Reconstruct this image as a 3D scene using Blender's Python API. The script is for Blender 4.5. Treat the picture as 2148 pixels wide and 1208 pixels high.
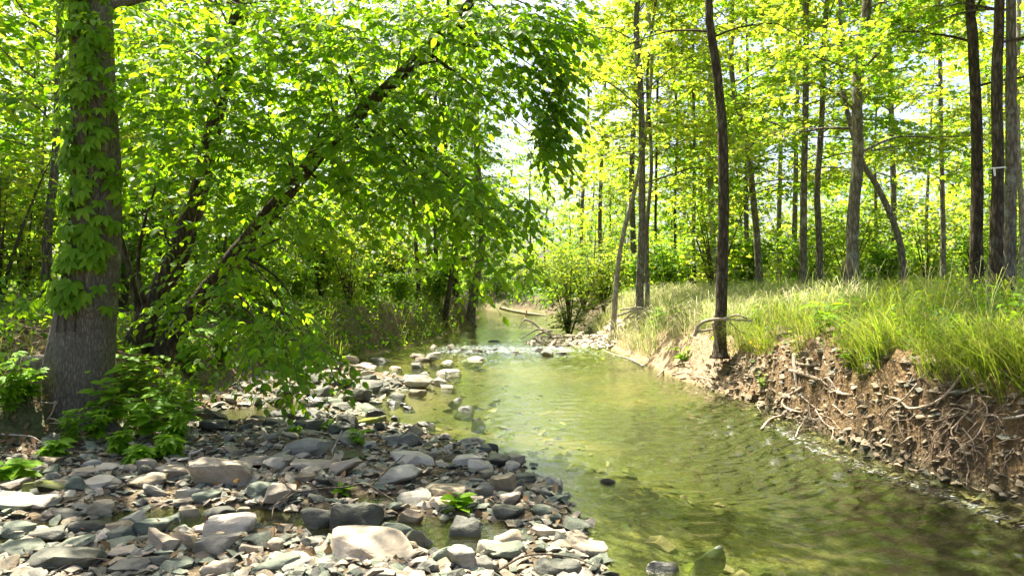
import bpy, bmesh, math, random
import numpy as np
from mathutils import Vector, noise as mnoise

# ------------------------------------------------------------------ camera, sky, sun, exposure
scene = bpy.context.scene
for o in list(bpy.data.objects):
    bpy.data.objects.remove(o)
COL = scene.collection
CAM_H, FPX, CU, CV = 1.6, 1430.0, 1074.0, 604.0      # eye height above the water, focal length in photo pixels

cam_data = bpy.data.cameras.new('camera')
cam = bpy.data.objects.new('camera', cam_data)
COL.objects.link(cam)
cam.location = (0, 0, CAM_H)
cam.rotation_euler = (math.radians(90), 0, 0)
cam_data.sensor_width = 36.0
cam_data.lens = FPX / 2148.0 * 36.0
cam_data.clip_start = 0.05
cam_data.clip_end = 1500
scene.camera = cam

SUN_DIR = Vector((-0.34, 0.52, 1.25)).normalized()   # towards the sun: ahead of the camera, to the left, high
sun_el = math.asin(SUN_DIR.z)
sun_az = math.atan2(SUN_DIR.x, SUN_DIR.y)
world = bpy.data.worlds.new('World')
scene.world = world
world.use_nodes = True
wn = world.node_tree
wn.nodes.clear()
w_out = wn.nodes.new('ShaderNodeOutputWorld')
w_bg = wn.nodes.new('ShaderNodeBackground')
w_sky = wn.nodes.new('ShaderNodeTexSky')
w_sky.sky_type = 'NISHITA'
w_sky.sun_disc = False
w_sky.sun_elevation = sun_el
w_sky.sun_rotation = sun_az
w_sky.air_density = 1.0
w_sky.dust_density = 5.0
w_sky.ozone_density = 0.8
w_bg.inputs['Strength'].default_value = 0.075
wn.links.new(w_sky.outputs[0], w_bg.inputs[0])
wn.links.new(w_bg.outputs[0], w_out.inputs[0])

sun_data = bpy.data.lights.new('sun', 'SUN')
sun_data.energy = 5.0
sun_data.angle = math.radians(0.53)
sun_data.color = (1.0, 0.92, 0.77)
sun = bpy.data.objects.new('sun', sun_data)
COL.objects.link(sun)
sun.rotation_euler = SUN_DIR.to_track_quat('Z', 'Y').to_euler()
sun.location = (-20, 20, 40)

vs = scene.view_settings
vs.view_transform = 'Standard'
vs.look = 'None'
vs.gamma = 1.0
vs.use_curve_mapping = False
vs.exposure = 2.2
cy = scene.cycles
cy.max_bounces = 7
cy.diffuse_bounces = 3
cy.glossy_bounces = 3
cy.transmission_bounces = 5
cy.transparent_max_bounces = 8
cy.caustics_reflective = False
cy.caustics_refractive = False
cy.sample_clamp_indirect = 6.0
cy.use_denoising = True
cy.use_adaptive_sampling = True
cy.adaptive_threshold = .02

# ------------------------------------------------------------------ helpers
def tag(o, label=None, category=None, group=None, kind=None):
    if label: o['label'] = label
    if category: o['category'] = category
    if group: o['group'] = group
    if kind: o['kind'] = kind
    return o

def empty(name, loc, label, category, group=None):
    o = bpy.data.objects.new(name, None)
    COL.objects.link(o)
    o.location = loc
    o.empty_display_size = 0.1
    return tag(o, label, category, group)

def link(name, me, parent=None, loc=None):
    o = bpy.data.objects.new(name, me)
    COL.objects.link(o)
    if parent is not None:
        o.parent = parent
        if loc is None:                       # mesh given in world space, parent is an unrotated Empty
            o.location = -Vector(parent.location)
    if loc is not None:
        o.location = loc
    return o

def mesh_np(name, V, F, mats, mat_idx=None, smooth=True):
    """V (n,3), F list of (k,m) int arrays of triangles / quads."""
    me = bpy.data.meshes.new(name)
    V = np.asarray(V, dtype=np.float32)
    Fs = [np.asarray(f, dtype=np.int32) for f in F if len(f)]
    loops = np.concatenate([f.ravel() for f in Fs])
    totals = np.concatenate([np.full(len(f), f.shape[1], dtype=np.int32) for f in Fs])
    starts = np.concatenate([[0], np.cumsum(totals)[:-1]]).astype(np.int32)
    me.vertices.add(len(V)); me.vertices.foreach_set('co', V.ravel())
    me.loops.add(len(loops)); me.loops.foreach_set('vertex_index', loops)
    me.polygons.add(len(totals)); me.polygons.foreach_set('loop_start', starts)
    me.polygons.foreach_set('loop_total', totals)
    for m in (mats if isinstance(mats, (list, tuple)) else [mats]):
        me.materials.append(m)
    if mat_idx is not None:
        me.polygons.foreach_set('material_index', np.asarray(mat_idx, dtype=np.int32))
    me.polygons.foreach_set('use_smooth', np.full(len(totals), smooth, dtype=bool))
    me.update(calc_edges=True)
    return me

class MB:
    """collects arrays of verts and faces with a material index"""
    def __init__(s):
        s.V, s.F, s.M, s.n = [], [], [], 0
    def add(s, V, F, m=0):
        V = np.asarray(V, dtype=np.float32).reshape(-1, 3)
        for f in F:
            f = np.asarray(f, dtype=np.int32)
            if len(f):
                s.F.append(f + s.n); s.M.append(np.full(len(f), m))
        s.V.append(V); s.n += len(V)
    def mesh(s, name, mats, smooth=True):
        # order by face size so that material ids follow
        return mesh_np(name, np.concatenate(s.V), s.F, mats, np.concatenate(s.M), smooth)

def nrm(a):
    a = np.asarray(a, dtype=float)
    return a / np.maximum(np.linalg.norm(a, axis=-1, keepdims=True), 1e-9)

def smooth_path(pts, n):
    """Catmull-Rom through pts (k, d) -> (n, d)"""
    P = np.asarray(pts, dtype=float)
    if len(P) < 3:
        t = np.linspace(0, 1, n)[:, None]
        return P[0] * (1 - t) + P[-1] * t
    Q = np.vstack([2 * P[0] - P[1], P, 2 * P[-1] - P[-2]])
    seg = np.linspace(0, len(P) - 1 - 1e-6, n)
    i = seg.astype(int); t = (seg - i)[:, None]
    a, b, c, d = Q[i], Q[i + 1], Q[i + 2], Q[i + 3]
    return 0.5 * ((2 * b) + (-a + c) * t + (2 * a - 5 * b + 4 * c - d) * t ** 2 + (-a + 3 * b - 3 * c + d) * t ** 3)

def tube(P, R, sides=8, bump=0.0, rng=None, cap=True):
    """tapered tube along P with radii R; returns V, [quads, tris]"""
    P = np.asarray(P, dtype=float); R = np.asarray(R, dtype=float)
    n = len(P)
    T = np.gradient(P, axis=0); T = nrm(T)
    ref = np.array([0.0, 1.0, 0.03]) if abs(T[0][1]) < 0.9 else np.array([1.0, 0, 0.03])
    U = []
    u = nrm(np.cross(np.cross(T[0], ref), T[0])) if n else None
    for k in range(n):
        u = u - T[k] * np.dot(u, T[k]); u = u / max(np.linalg.norm(u), 1e-9)
        U.append(u.copy())
    U = np.array(U); W = np.cross(T, U)
    a = np.linspace(0, 2 * math.pi, sides, endpoint=False)
    rr = R[:, None] * np.ones((1, sides))
    if bump and rng is not None:
        rr = rr * (1 + bump * rng.normal(0, 1, (n, sides)))
    V = P[:, None, :] + rr[:, :, None] * (np.cos(a)[None, :, None] * U[:, None, :] + np.sin(a)[None, :, None] * W[:, None, :])
    V = V.reshape(-1, 3)
    i = np.arange(n - 1)[:, None] * sides; j = np.arange(sides)[None, :]; j2 = (j + 1) % sides
    q = np.stack([i + j, i + j2, i + sides + j2, i + sides + j], axis=-1).reshape(-1, 4)
    F = [q]
    if cap:
        V = np.vstack([V, P[-1:] + T[-1:] * R[-1] * 0.5, P[:1]])
        e = (n - 1) * sides
        jj = np.arange(sides)
        F.append(np.stack([e + jj, e + (jj + 1) % sides, np.full(sides, n * sides)], axis=-1))
        F.append(np.stack([(jj + 1) % sides, jj, np.full(sides, n * sides + 1)], axis=-1))
    return V, F

def thin_tubes(A, B, C, r0, r1):
    """many 3-sided two-piece twigs through A, B, C (n,3)"""
    n = len(A)
    T = nrm(C - A)
    U = nrm(np.cross(T, np.array([0.31, 0.2, 0.93]))); W = np.cross(T, U)
    V = np.zeros((n, 9, 3))
    for k, (P, r) in enumerate(((A, r0), (B, (r0 + r1) / 2), (C, r1))):
        for s in range(3):
            a = s * 2 * math.pi / 3
            V[:, k * 3 + s] = P + r * (math.cos(a) * U + math.sin(a) * W)
    base = np.array([[k * 3 + s, k * 3 + (s + 1) % 3, k * 3 + 3 + (s + 1) % 3, k * 3 + 3 + s] for k in range(2) for s in range(3)])
    F = (base[None] + (np.arange(n) * 9)[:, None, None]).reshape(-1, 4)
    return V.reshape(-1, 3), [F]

# leaf outlines: x across, y along, z up; faces
LEAF_NEAR = (np.array([[0, 0, 0], [-.26, .26, .05], [0, .28, -.02], [.26, .26, .05], [-.24, .62, .03], [0, .64, -.04], [.24, .62, .03], [0, 1.0, -.14]]),
             [np.array([[0, 2, 1], [0, 3, 2], [4, 5, 7], [5, 6, 7]]), np.array([[1, 2, 5, 4], [2, 3, 6, 5]])])
LEAF_LOBED = (np.array([[0, 0, 0], [-.5, .38, .05], [-.16, .5, .0], [0, 1.0, -.12], [.16, .5, .0], [.5, .38, .05], [-.34, .72, .03], [.34, .72, .03]]),
              [np.array([[0, 2, 1], [0, 3, 2], [0, 4, 3], [0, 5, 4], [1, 2, 6], [5, 7, 4]])])
LEAF_MID = (np.array([[0, 0, 0], [-.33, .45, .07], [0, .5, -.02], [.33, .45, .07], [0, 1.0, -.12]]),
            [np.array([[0, 2, 1], [0, 3, 2], [1, 2, 4], [2, 3, 4]])])
LEAF_FAR = (np.array([[0, 0, 0], [-.36, .5, .08], [.36, .5, .08], [0, 1.0, -.08]]), [np.array([[0, 2, 1], [1, 2, 3]])])

def emit_leaves(T, pos, d, nv, size):
    """place leaf template T at pos, along d, with normal nv (all (n,3)), length size (n,)"""
    Vt, Ft = T
    d = nrm(d); x = nrm(np.cross(d, nv)); z = np.cross(x, d)
    s = np.asarray(size)[:, None, None]
    V = pos[:, None, :] + s * (Vt[None, :, 0:1] * x[:, None, :] + Vt[None, :, 1:2] * d[:, None, :] + Vt[None, :, 2:3] * z[:, None, :])
    off = (np.arange(len(pos)) * len(Vt))[:, None, None]
    return V.reshape(-1, 3), [(f[None] + off).reshape(-1, f.shape[1]) for f in Ft]

def spray_leaves(rng, C, D, n, length, size, droop=0.25, leaf_droop=0.35, tilt=0.35):
    """C (S,3) twig starts, D (S,3) directions; n leaves a twig. Returns leaf pos, dir, normal, size and twig points"""
    S = len(C)
    D = nrm(D)
    side = nrm(np.cross(D, np.array([0, 0, 1.0])) + rng.normal(0, .02, (S, 3)))
    L = length * rng.uniform(.7, 1.25, (S, 1))
    t = np.linspace(.18, 1.0, n)[None, :, None] + rng.uniform(-.05, .05, (S, n, 1))
    P = C[:, None, :] + D[:, None, :] * (L[:, None, :] * t) - np.array([0, 0, 1.0]) * (droop * L[:, None, :] * t ** 2)
    sg = np.where(np.arange(n) % 2 == 0, 1.0, -1.0)[None, :, None]
    last = np.zeros((1, n, 1)); last[0, -1] = 1
    d = D[:, None, :] * (.55 + .8 * last) + side[:, None, :] * sg * (1.0 - .8 * last) - np.array([0, 0, 1.0]) * (leaf_droop + rng.uniform(-.2, .35, (S, n, 1)))
    d = d + rng.normal(0, .22, (S, n, 3))
    up = np.array([0, 0, 1.0]) + rng.normal(0, tilt, (S, n, 3))
    sz = size * rng.uniform(.45, 1.22, (S, n))
    A = C; B = C + D * L * .5 - np.array([0, 0, 1.0]) * droop * L * .25; E = C + D * L - np.array([0, 0, 1.0]) * droop * L
    return P.reshape(-1, 3), d.reshape(-1, 3), up.reshape(-1, 3), sz.ravel(), (A, B, E)

_lat = np.random.default_rng(5).random((256, 256))
def vnoise(x, y, f=1.0, seed=0):
    x = np.asarray(x, float) * f + seed * 17.13; y = np.asarray(y, float) * f + seed * 7.77
    xi = np.floor(x).astype(int); yi = np.floor(y).astype(int)
    fx = x - xi; fy = y - yi
    fx = fx * fx * (3 - 2 * fx); fy = fy * fy * (3 - 2 * fy)
    g = lambda a, b: _lat[a % 256, b % 256]
    return (g(xi, yi) * (1 - fx) + g(xi + 1, yi) * fx) * (1 - fy) + (g(xi, yi + 1) * (1 - fx) + g(xi + 1, yi + 1) * fx) * fy
def fbm(x, y, f=1.0, o=4, seed=0):
    s = 0; a = 1; t = 0
    for k in range(o):
        s = s + a * vnoise(x, y, f * 2 ** k, seed + k); t += a; a *= .5
    return s / t - .5
def sstep(a, b, x):
    t = np.clip((np.asarray(x, float) - a) / (b - a), 0, 1)
    return t * t * (3 - 2 * t)

def px(u, v, Y):
    """world point on the sight line of photo pixel (u, v) at distance Y"""
    return np.array([(u - CU) * Y / FPX, Y, CAM_H - (v - CV) * Y / FPX])

# ------------------------------------------------------------------ materials
def new_mat(name):
    m = bpy.data.materials.new(name); m.use_nodes = True
    nt = m.node_tree; nt.nodes.clear()
    out = nt.nodes.new('ShaderNodeOutputMaterial')
    return m, nt, out
def N(nt, typ, **kw):
    n = nt.nodes.new(typ)
    for k, v in kw.items():
        if k == 'inp':
            for a, b in v.items(): n.inputs[a].default_value = b
        else: setattr(n, k, v)
    return n
def ramp(nt, fac, stops, interp='LINEAR'):
    r = nt.nodes.new('ShaderNodeValToRGB'); r.color_ramp.interpolation = interp
    el = r.color_ramp.elements
    while len(el) < len(stops): el.new(.5)
    for e, (p, c) in zip(el, stops):
        e.position = p; e.color = (*c, 1) if len(c) == 3 else c
    nt.links.new(fac, r.inputs[0])
    return r
def mixc(nt, fac, a, b, blend='MIX'):
    m = nt.nodes.new('ShaderNodeMix'); m.data_type = 'RGBA'; m.blend_type = blend
    for s, v in ((m.inputs[0], fac), (m.inputs[6], a), (m.inputs[7], b)):
        if isinstance(v, (int, float)): s.default_value = v
        elif isinstance(v, tuple): s.default_value = (*v, 1)
        else: nt.links.new(v, s)
    return m.outputs[2]
def math_n(nt, op, a, b=0.0, clamp=False):
    m = nt.nodes.new('ShaderNodeMath'); m.operation = op; m.use_clamp = clamp
    for s, v in ((m.inputs[0], a), (m.inputs[1], b)):
        if isinstance(v, (int, float)): s.default_value = v
        else: nt.links.new(v, s)
    return m.outputs[0]

def leaf_mat(name, stops_r, stops_t, trans=.5, rough=.45, spec=.35):
    """thin leaf: reflects one green, lets a yellower green through; tone varies leaf by leaf"""
    m, nt, out = new_mat(name)
    geo = N(nt, 'ShaderNodeNewGeometry'); oi = N(nt, 'ShaderNodeObjectInfo')
    f = math_n(nt, 'FRACT', math_n(nt, 'ADD', geo.outputs['Random Per Island'], oi.outputs['Random']))
    k = len(stops_r)
    cr = ramp(nt, f, [(i / (k - 1), c) for i, c in enumerate(stops_r)])
    ct = ramp(nt, f, [(i / (k - 1), c) for i, c in enumerate(stops_t)])
    p = N(nt, 'ShaderNodeBsdfPrincipled', inp={'Roughness': rough, 'Specular IOR Level': spec})
    nt.links.new(cr.outputs[0], p.inputs['Base Color'])
    tr = N(nt, 'ShaderNodeBsdfTranslucent'); nt.links.new(ct.outputs[0], tr.inputs[0])
    mx = N(nt, 'ShaderNodeMixShader'); mx.inputs[0].default_value = trans
    nt.links.new(p.outputs[0], mx.inputs[1]); nt.links.new(tr.outputs[0], mx.inputs[2])
    nt.links.new(mx.outputs[0], out.inputs[0])
    return m

M_LEAF_NEAR = leaf_mat('leaf_deep_green', [(.036, .10, .008), (.06, .15, .009), (.10, .19, .012), (.05, .12, .01)], [(.20, .44, .006), (.28, .54, .008), (.44, .64, .012), (.24, .48, .01)], .58, .5, .2)
M_LEAF_CREEPER = leaf_mat('leaf_creeper', [(.085, .20, .008), (.125, .26, .010), (.18, .32, .018)], [(.2, .42, .012), (.28, .5, .014), (.40, .58, .02)], .45, .5, .15)
M_LEAF_YELLOW = leaf_mat('leaf_spring_yellow', [(.045, .12, .010), (.09, .18, .012), (.12, .21, .014), (.17, .23, .03), (.07, .15, .012)], [(.22, .42, .012), (.38, .56, .02), (.48, .62, .022), (.66, .64, .06), (.32, .5, .015)], .57, .5, .3)
M_LEAF_LIME = leaf_mat('leaf_lime', [(.035, .11, .010), (.06, .15, .010), (.085, .19, .012), (.12, .21, .016), (.045, .12, .01)], [(.16, .40, .010), (.27, .51, .012), (.36, .58, .016), (.5, .63, .025), (.2, .44, .01)], .56, .5, .25)
M_LEAF_CREAM = leaf_mat('leaf_unfolding_cream', [(.16, .19, .03), (.24, .22, .06), (.30, .22, .09)], [(.60, .62, .08), (.72, .62, .2), (.75, .55, .28)], .5, .5, .25)
M_LEAF_CEDAR = leaf_mat('leaf_cedar', [(.035, .075, .022), (.05, .095, .03), (.08, .12, .04)], [(.10, .18, .04), (.14, .22, .05), (.2, .25, .07)], .3, .6, .2)
M_GRASS = leaf_mat('grass_green', [(.07, .14, .010), (.12, .19, .014), (.08, .15, .012), (.17, .21, .02), (.27, .25, .08)], [(.25, .40, .02), (.36, .48, .03), (.28, .42, .02), (.45, .5, .04), (.5, .45, .14)], .45, .5, .3)
M_DRYGRASS = leaf_mat('grass_straw', [(.52, .47, .30), (.14, .23, .03), (.60, .53, .38), (.18, .26, .04), (.48, .40, .27), (.12, .21, .025)], [(.6, .55, .34), (.34, .5, .05), (.68, .6, .42), (.4, .52, .07), (.6, .5, .34), (.32, .46, .05)], .4, .6, .2)

def bark_mat(name, dark, light, lichen, lichen_amt=.35, scale=1.0, bump=.6, zs=6.0):
    m, nt, out = new_mat(name)
    tc = N(nt, 'ShaderNodeTexCoord')
    mp = N(nt, 'ShaderNodeMapping'); mp.inputs['Scale'].default_value = (26 * scale, 26 * scale, zs * scale)
    nt.links.new(tc.outputs['Object'], mp.inputs[0])
    n1 = N(nt, 'ShaderNodeTexNoise', inp={'Scale': 1.0, 'Detail': 5.0, 'Roughness': .65, 'Distortion': .6}); nt.links.new(mp.outputs[0], n1.inputs[0])
    vo = N(nt, 'ShaderNodeTexVoronoi', inp={'Scale': .8}); vo.feature = 'DISTANCE_TO_EDGE'; nt.links.new(mp.outputs[0], vo.inputs[0])
    n2 = N(nt, 'ShaderNodeTexNoise', inp={'Scale': 2.3, 'Detail': 6.0, 'Roughness': .7}); nt.links.new(tc.outputs['Object'], n2.inputs[0])
    n3 = N(nt, 'ShaderNodeTexNoise', inp={'Scale': 60.0, 'Detail': 3.0}); nt.links.new(tc.outputs['Object'], n3.inputs[0])
    ridge = math_n(nt, 'MULTIPLY', n1.outputs[0], math_n(nt, 'ADD', math_n(nt, 'MULTIPLY', vo.outputs[0], 1.6, True), .45))
    c = ramp(nt, ridge, [(.2, dark), (.62, light)])
    lm = ramp(nt, math_n(nt, 'ADD', n2.outputs[0], math_n(nt, 'MULTIPLY', n3.outputs[0], .25)), [(.68, (0, 0, 0)), (.8, (1, 1, 1))])
    col = mixc(nt, math_n(nt, 'MULTIPLY', lm.outputs[0], lichen_amt), c.outputs[0], lichen)
    p = N(nt, 'ShaderNodeBsdfPrincipled', inp={'Roughness': .9, 'Specular IOR Level': .15})
    nt.links.new(col, p.inputs['Base Color'])
    b = N(nt, 'ShaderNodeBump', inp={'Strength': bump, 'Distance': .03}); nt.links.new(ridge, b.inputs['Height'])
    nt.links.new(b.outputs[0], p.inputs['Normal']); nt.links.new(p.outputs[0], out.inputs[0])
    return m
M_BARK_BIG = bark_mat('bark_grey_brown', (.085, .075, .058), (.27, .245, .195), (.40, .38, .31), .75, 2.3, 1.0, 6.0)
M_BARK_DARK = bark_mat('bark_dark', (.028, .022, .016), (.13, .10, .07), (.25, .27, .22), .25, 1.0, .9)
M_BARK_GREY = bark_mat('bark_grey', (.075, .065, .05), (.29, .25, .195), (.42, .44, .38), .6, 1.0, .9)
M_BARK_PALE = bark_mat('bark_pale', (.18, .15, .11), (.46, .41, .33), (.6, .6, .55), .6, 1.0, .5)
M_TWIG = bark_mat('twig_brown', (.05, .04, .028), (.15, .12, .085), (.2, .2, .16), .2, 2.0, .3)
M_ROOT = bark_mat('root_bleached', (.30, .23, .16), (.55, .46, .36), (.55, .52, .46), .4, 2.0, .5)
M_LITTER = leaf_mat('dead_leaf', [(.10, .06, .03), (.17, .11, .055), (.24, .17, .09), (.13, .085, .045)], [(.12, .07, .03), (.2, .12, .05), (.28, .19, .09), (.15, .09, .04)], .2, .7, .2)
M_ROOTLET = bark_mat('rootlet_brown', (.17, .12, .08), (.38, .30, .22), (.45, .4, .33), .3, 2.0, .3)
M_DRIFT = bark_mat('driftwood_silver', (.30, .25, .19), (.60, .54, .46), (.65, .62, .56), .4, 2.0, .4)

def stone_mat(name, a, b, spot, rough=.8, spec=.3, spot_amt=.5):
    m, nt, out = new_mat(name)
    tc = N(nt, 'ShaderNodeTexCoord'); oi = N(nt, 'ShaderNodeObjectInfo'); geo = N(nt, 'ShaderNodeNewGeometry')
    off = N(nt, 'ShaderNodeVectorMath', operation='SCALE'); off.inputs[0].default_value = (37., 91., 53.)
    nt.links.new(math_n(nt, 'ADD', oi.outputs['Random'], geo.outputs['Random Per Island']), off.inputs['Scale'])
    ad = N(nt, 'ShaderNodeVectorMath', operation='ADD'); nt.links.new(tc.outputs['Object'], ad.inputs[0]); nt.links.new(off.outputs[0], ad.inputs[1])
    mp = N(nt, 'ShaderNodeMapping'); mp.inputs['Scale'].default_value = (1, 1, 3.2); mp.inputs['Rotation'].default_value = (.25, .12, 0); nt.links.new(ad.outputs[0], mp.inputs[0])
    n1 = N(nt, 'ShaderNodeTexNoise', inp={'Scale': 7.0, 'Detail': 8.0, 'Roughness': .68, 'Distortion': .4}); nt.links.new(mp.outputs[0], n1.inputs[0])
    n2 = N(nt, 'ShaderNodeTexNoise', inp={'Scale': 3.1, 'Detail': 5.0, 'Roughness': .6}); nt.links.new(ad.outputs[0], n2.inputs[0])
    n3 = N(nt, 'ShaderNodeTexNoise', inp={'Scale': 70.0, 'Detail': 4.0, 'Roughness': .7}); nt.links.new(ad.outputs[0], n3.inputs[0])
    base = ramp(nt, n1.outputs[0], [(.3, a), (.7, b)])
    sm = ramp(nt, math_n(nt, 'ADD', n2.outputs[0], math_n(nt, 'MULTIPLY', n3.outputs[0], .2)), [(.60, (0, 0, 0)), (.72, (1, 1, 1))])
    col = mixc(nt, math_n(nt, 'MULTIPLY', sm.outputs[0], spot_amt), base.outputs[0], spot)
    rv = N(nt, 'ShaderNodeHueSaturation'); nt.links.new(col, rv.inputs['Color'])
    r2 = math_n(nt, 'FRACT', math_n(nt, 'ADD', math_n(nt, 'MULTIPLY', oi.outputs['Random'], 7.3), geo.outputs['Random Per Island']))
    nt.links.new(math_n(nt, 'ADD', math_n(nt, 'MULTIPLY', r2, .6), .72), rv.inputs['Value'])
    grain = mixc(nt, .22, rv.outputs[0], n3.outputs[0], 'OVERLAY')
    p = N(nt, 'ShaderNodeBsdfPrincipled', inp={'Roughness': rough, 'Specular IOR Level': spec})
    nt.links.new(grain, p.inputs['Base Color'])
    h = math_n(nt, 'ADD', n1.outputs[0], math_n(nt, 'MULTIPLY', n3.outputs[0], .25))
    b_ = N(nt, 'ShaderNodeBump', inp={'Strength': .55, 'Distance': .03}); nt.links.new(h, b_.inputs['Height'])
    nt.links.new(b_.outputs[0], p.inputs['Normal']); nt.links.new(p.outputs[0], out.inputs[0])
    return m
M_STONE = {
    'tan': stone_mat('stone_tan', (.19, .16, .115), (.36, .305, .225), (.44, .39, .30)),
    'pale': stone_mat('stone_pale', (.29, .26, .20), (.46, .41, .325), (.5, .45, .36), .85),
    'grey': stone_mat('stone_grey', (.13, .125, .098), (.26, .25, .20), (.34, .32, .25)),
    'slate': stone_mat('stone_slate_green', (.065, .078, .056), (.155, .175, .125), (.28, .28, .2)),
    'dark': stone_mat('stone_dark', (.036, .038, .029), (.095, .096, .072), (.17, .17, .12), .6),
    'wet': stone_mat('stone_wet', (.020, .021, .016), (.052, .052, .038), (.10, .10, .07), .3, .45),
    'brown': stone_mat('stone_brown', (.13, .105, .065), (.27, .225, .15), (.36, .31, .21)),
    'moss': stone_mat('stone_mossy', (.07, .085, .03), (.15, .15, .06), (.22, .25, .04), .9, .2, .9),
    'rust': stone_mat('stone_rust', (.13, .095, .058), (.29, .22, .14), (.40, .33, .23)),
}

# ------------------------------------------------------------------ terrain
Y_XR = np.array([[-10, 4.2], [0, 4.1], [3, 3.95], [5.0, 3.77], [5.8, 3.54], [6.7, 3.41], [7.7, 3.38], [9.3, 3.34], [10.8, 3.08], [12.3, 2.82], [13.8, 2.76], [16.2, 2.66], [17.9, 2.5], [22, 2.6], [26, 2.5], [41, 2.3], [46, 1.9], [52, -1], [60, -14], [80, -40]])
Y_XL = np.array([[-10, -9], [2, -7], [5, -5.6], [6.3, -4.75], [7.0, -4.45], [7.6, -4.2], [8.3, -3.95], [9.3, -4.25], [11.7, -4.2], [14.7, -3.6], [15.7, -3.42], [18.2, -2.85], [21.6, -2.35], [25, -2.3], [27.3, -1.62], [30.5, -1.6], [37.5, -1.9], [42, -2.6], [48, -7], [52, -14], [60, -30], [80, -70]])
Y_XG = np.array([[-10, .2], [3, .45], [3.8, .49], [4.35, .53], [5.25, .36], [6.4, .05], [7.0, -.46], [7.7, -1.04], [8.3, -1.5], [9.7, -1.8], [10.6, -1.7], [11.7, -1.25], [12.3, -1.9], [13.4, -2.9], [14.5, -3.5], [15.5, -3.6], [18.2, -3.0], [21.6, -2.5], [25, -2.4], [27.3, -1.72], [30.5, -1.7], [37.5, -2.0], [42, -2.7], [48, -7.1], [52, -14.1], [60, -31], [80, -71]])
def xr_f(y): return np.interp(y, Y_XR[:, 0], Y_XR[:, 1])
def xl_f(y): return np.interp(y, Y_XL[:, 0], Y_XL[:, 1])
def xg_f(y): return np.interp(y, Y_XG[:, 0], Y_XG[:, 1])
POOLS = [(-3.55, 8.55, .75, .55, .17), (-2.75, 9.3, .5, .35, .12), (-1.95, 4.72, .8, .2, .15), (-.75, 4.5, .55, .24, .15), (-2.7, 4.55, .45, .1, .11), (-1.1, 5.15, .4, .12, .12), (-.3, 4.35, .3, .25, .12),
         (-1.35, 9.2, .6, .5, .12), (-1.8, 8.2, .35, .25, .10), (-2.3, 10.2, .6, .35, .09), (-3.1, 4.2, .6, .12, .11), (-2.4, 6.0, .3, .1, .08), (-.6, 6.2, .3, .12, .10)]
def H(x, y):
    x = np.asarray(x, float); y = np.asarray(y, float)
    wob = .18 * fbm(x * 0, y, .9, 3, 3) * sstep(4, 6, y)
    xr = xr_f(y) + wob; xl = xl_f(y) + .25 * fbm(x * 0, y, .8, 3, 9); xg = np.maximum(xg_f(y) + .22 * fbm(x * 0, y, 1.1, 3, 5), xl)
    # channel bed
    w = np.maximum(xr - xg, .5); t = np.clip((x - xg) / w, 0, 1)
    depth = .34 * np.sin(math.pi * np.clip(t, 0, 1) ** 1.5) ** .8
    rif = np.exp(-((y - 17.6) / 2.2) ** 2)
    depth = depth * (1 - .8 * rif)
    bed = -depth - .03 + .10 * fbm(x, y, 1.3, 4, 11)
    # the gravel point bar across the stream at 18-22 m
    bar2 = np.exp(-((y - 20.0) / 1.3) ** 2) * sstep(-.1, .9, x)
    bed = bed + bar2 * (.17 - bed) * .95
    # gravel bar on the near side
    bar = .028 + .13 * fbm(x, y, 1.1, 4, 21) + .015 * sstep(0, 2.5, xg - x)
    bar = bar + .10 * sstep(1.5, 0, x - xl) * sstep(5.5, 7.2, y)
    for (cx, cy_, rx, ry, dp) in POOLS:
        bar = bar - (dp + .07) * np.exp(-(((x - cx) / rx) ** 2 + ((y - cy_) / ry) ** 2) ** 1.3)
    e = sstep(-.22, .22, x - xg)
    z = bar * (1 - e) + bed * e
    # right bank
    d = x - xr
    near = 1 - sstep(9.0, 10.5, y); far = sstep(12.5, 14.5, y)
    rough = fbm(x, y, 2.2, 4, 31)
    def prof(d, pts):
        a = np.array(pts); return np.interp(d, a[:, 0], a[:, 1])
    p_near = prof(d, [(0, 0), (.08, .2), (.18, .62), (.3, .92), (.6, 1.02), (1.2, 1.14), (3.2, 1.36), (6, 1.43), (40, 1.6)])
    p_mid = prof(d, [(0, 0), (.12, .10), (.35, .32), (.55, .72), (1.1, 1.02), (2.5, 1.28), (6, 1.42), (40, 1.6)])
    p_far = prof(d, [(0, 0), (.12, .10), (.5, .52), (1.0, .95), (2.0, 1.25), (6, 1.42), (40, 1.6)])
    pr = p_near * near + p_far * far + p_mid * (1 - near - far)
    pr = pr + rough * .30 * sstep(.02, .3, d) * (1 - .55 * sstep(.6, 2.5, d)) + .22 * fbm(x, y, .35, 3, 41) * sstep(1.5, 5, d)
    er = sstep(-.06, .04, d)
    z = z * (1 - er) + (pr - .04) * er
    # left bank
    d = xl - x
    p_n = prof(d, [(0, .05), (.25, .2), (.6, .62), (1.3, 1.0), (3, 1.3), (8, 1.45), (40, 1.7)])
    p_f = prof(d, [(0, 0), (.1, .12), (.32, .75), (.6, 1.12), (1.5, 1.3), (5, 1.42), (40, 1.7)])
    wf = sstep(11, 14, y)
    pl = p_n * (1 - wf) + p_f * wf
    pl = pl * (1 - .75 * (1 - sstep(4.0, 7.2, y)) * (1 - sstep(.5, 5, d))) + fbm(x, y, 1.9, 4, 51) * .26 * sstep(.05, .5, d)
    pl = np.maximum(pl, .05 + .05 * sstep(0, .5, d))
    el = sstep(-.05, .06, d)
    z = z * (1 - el) + pl * el
    z = z + 1.3 * sstep(60, 120, np.hypot(x, y - 10)) * (1 + fbm(x, y, .05, 2, 7))
    return z

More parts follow.
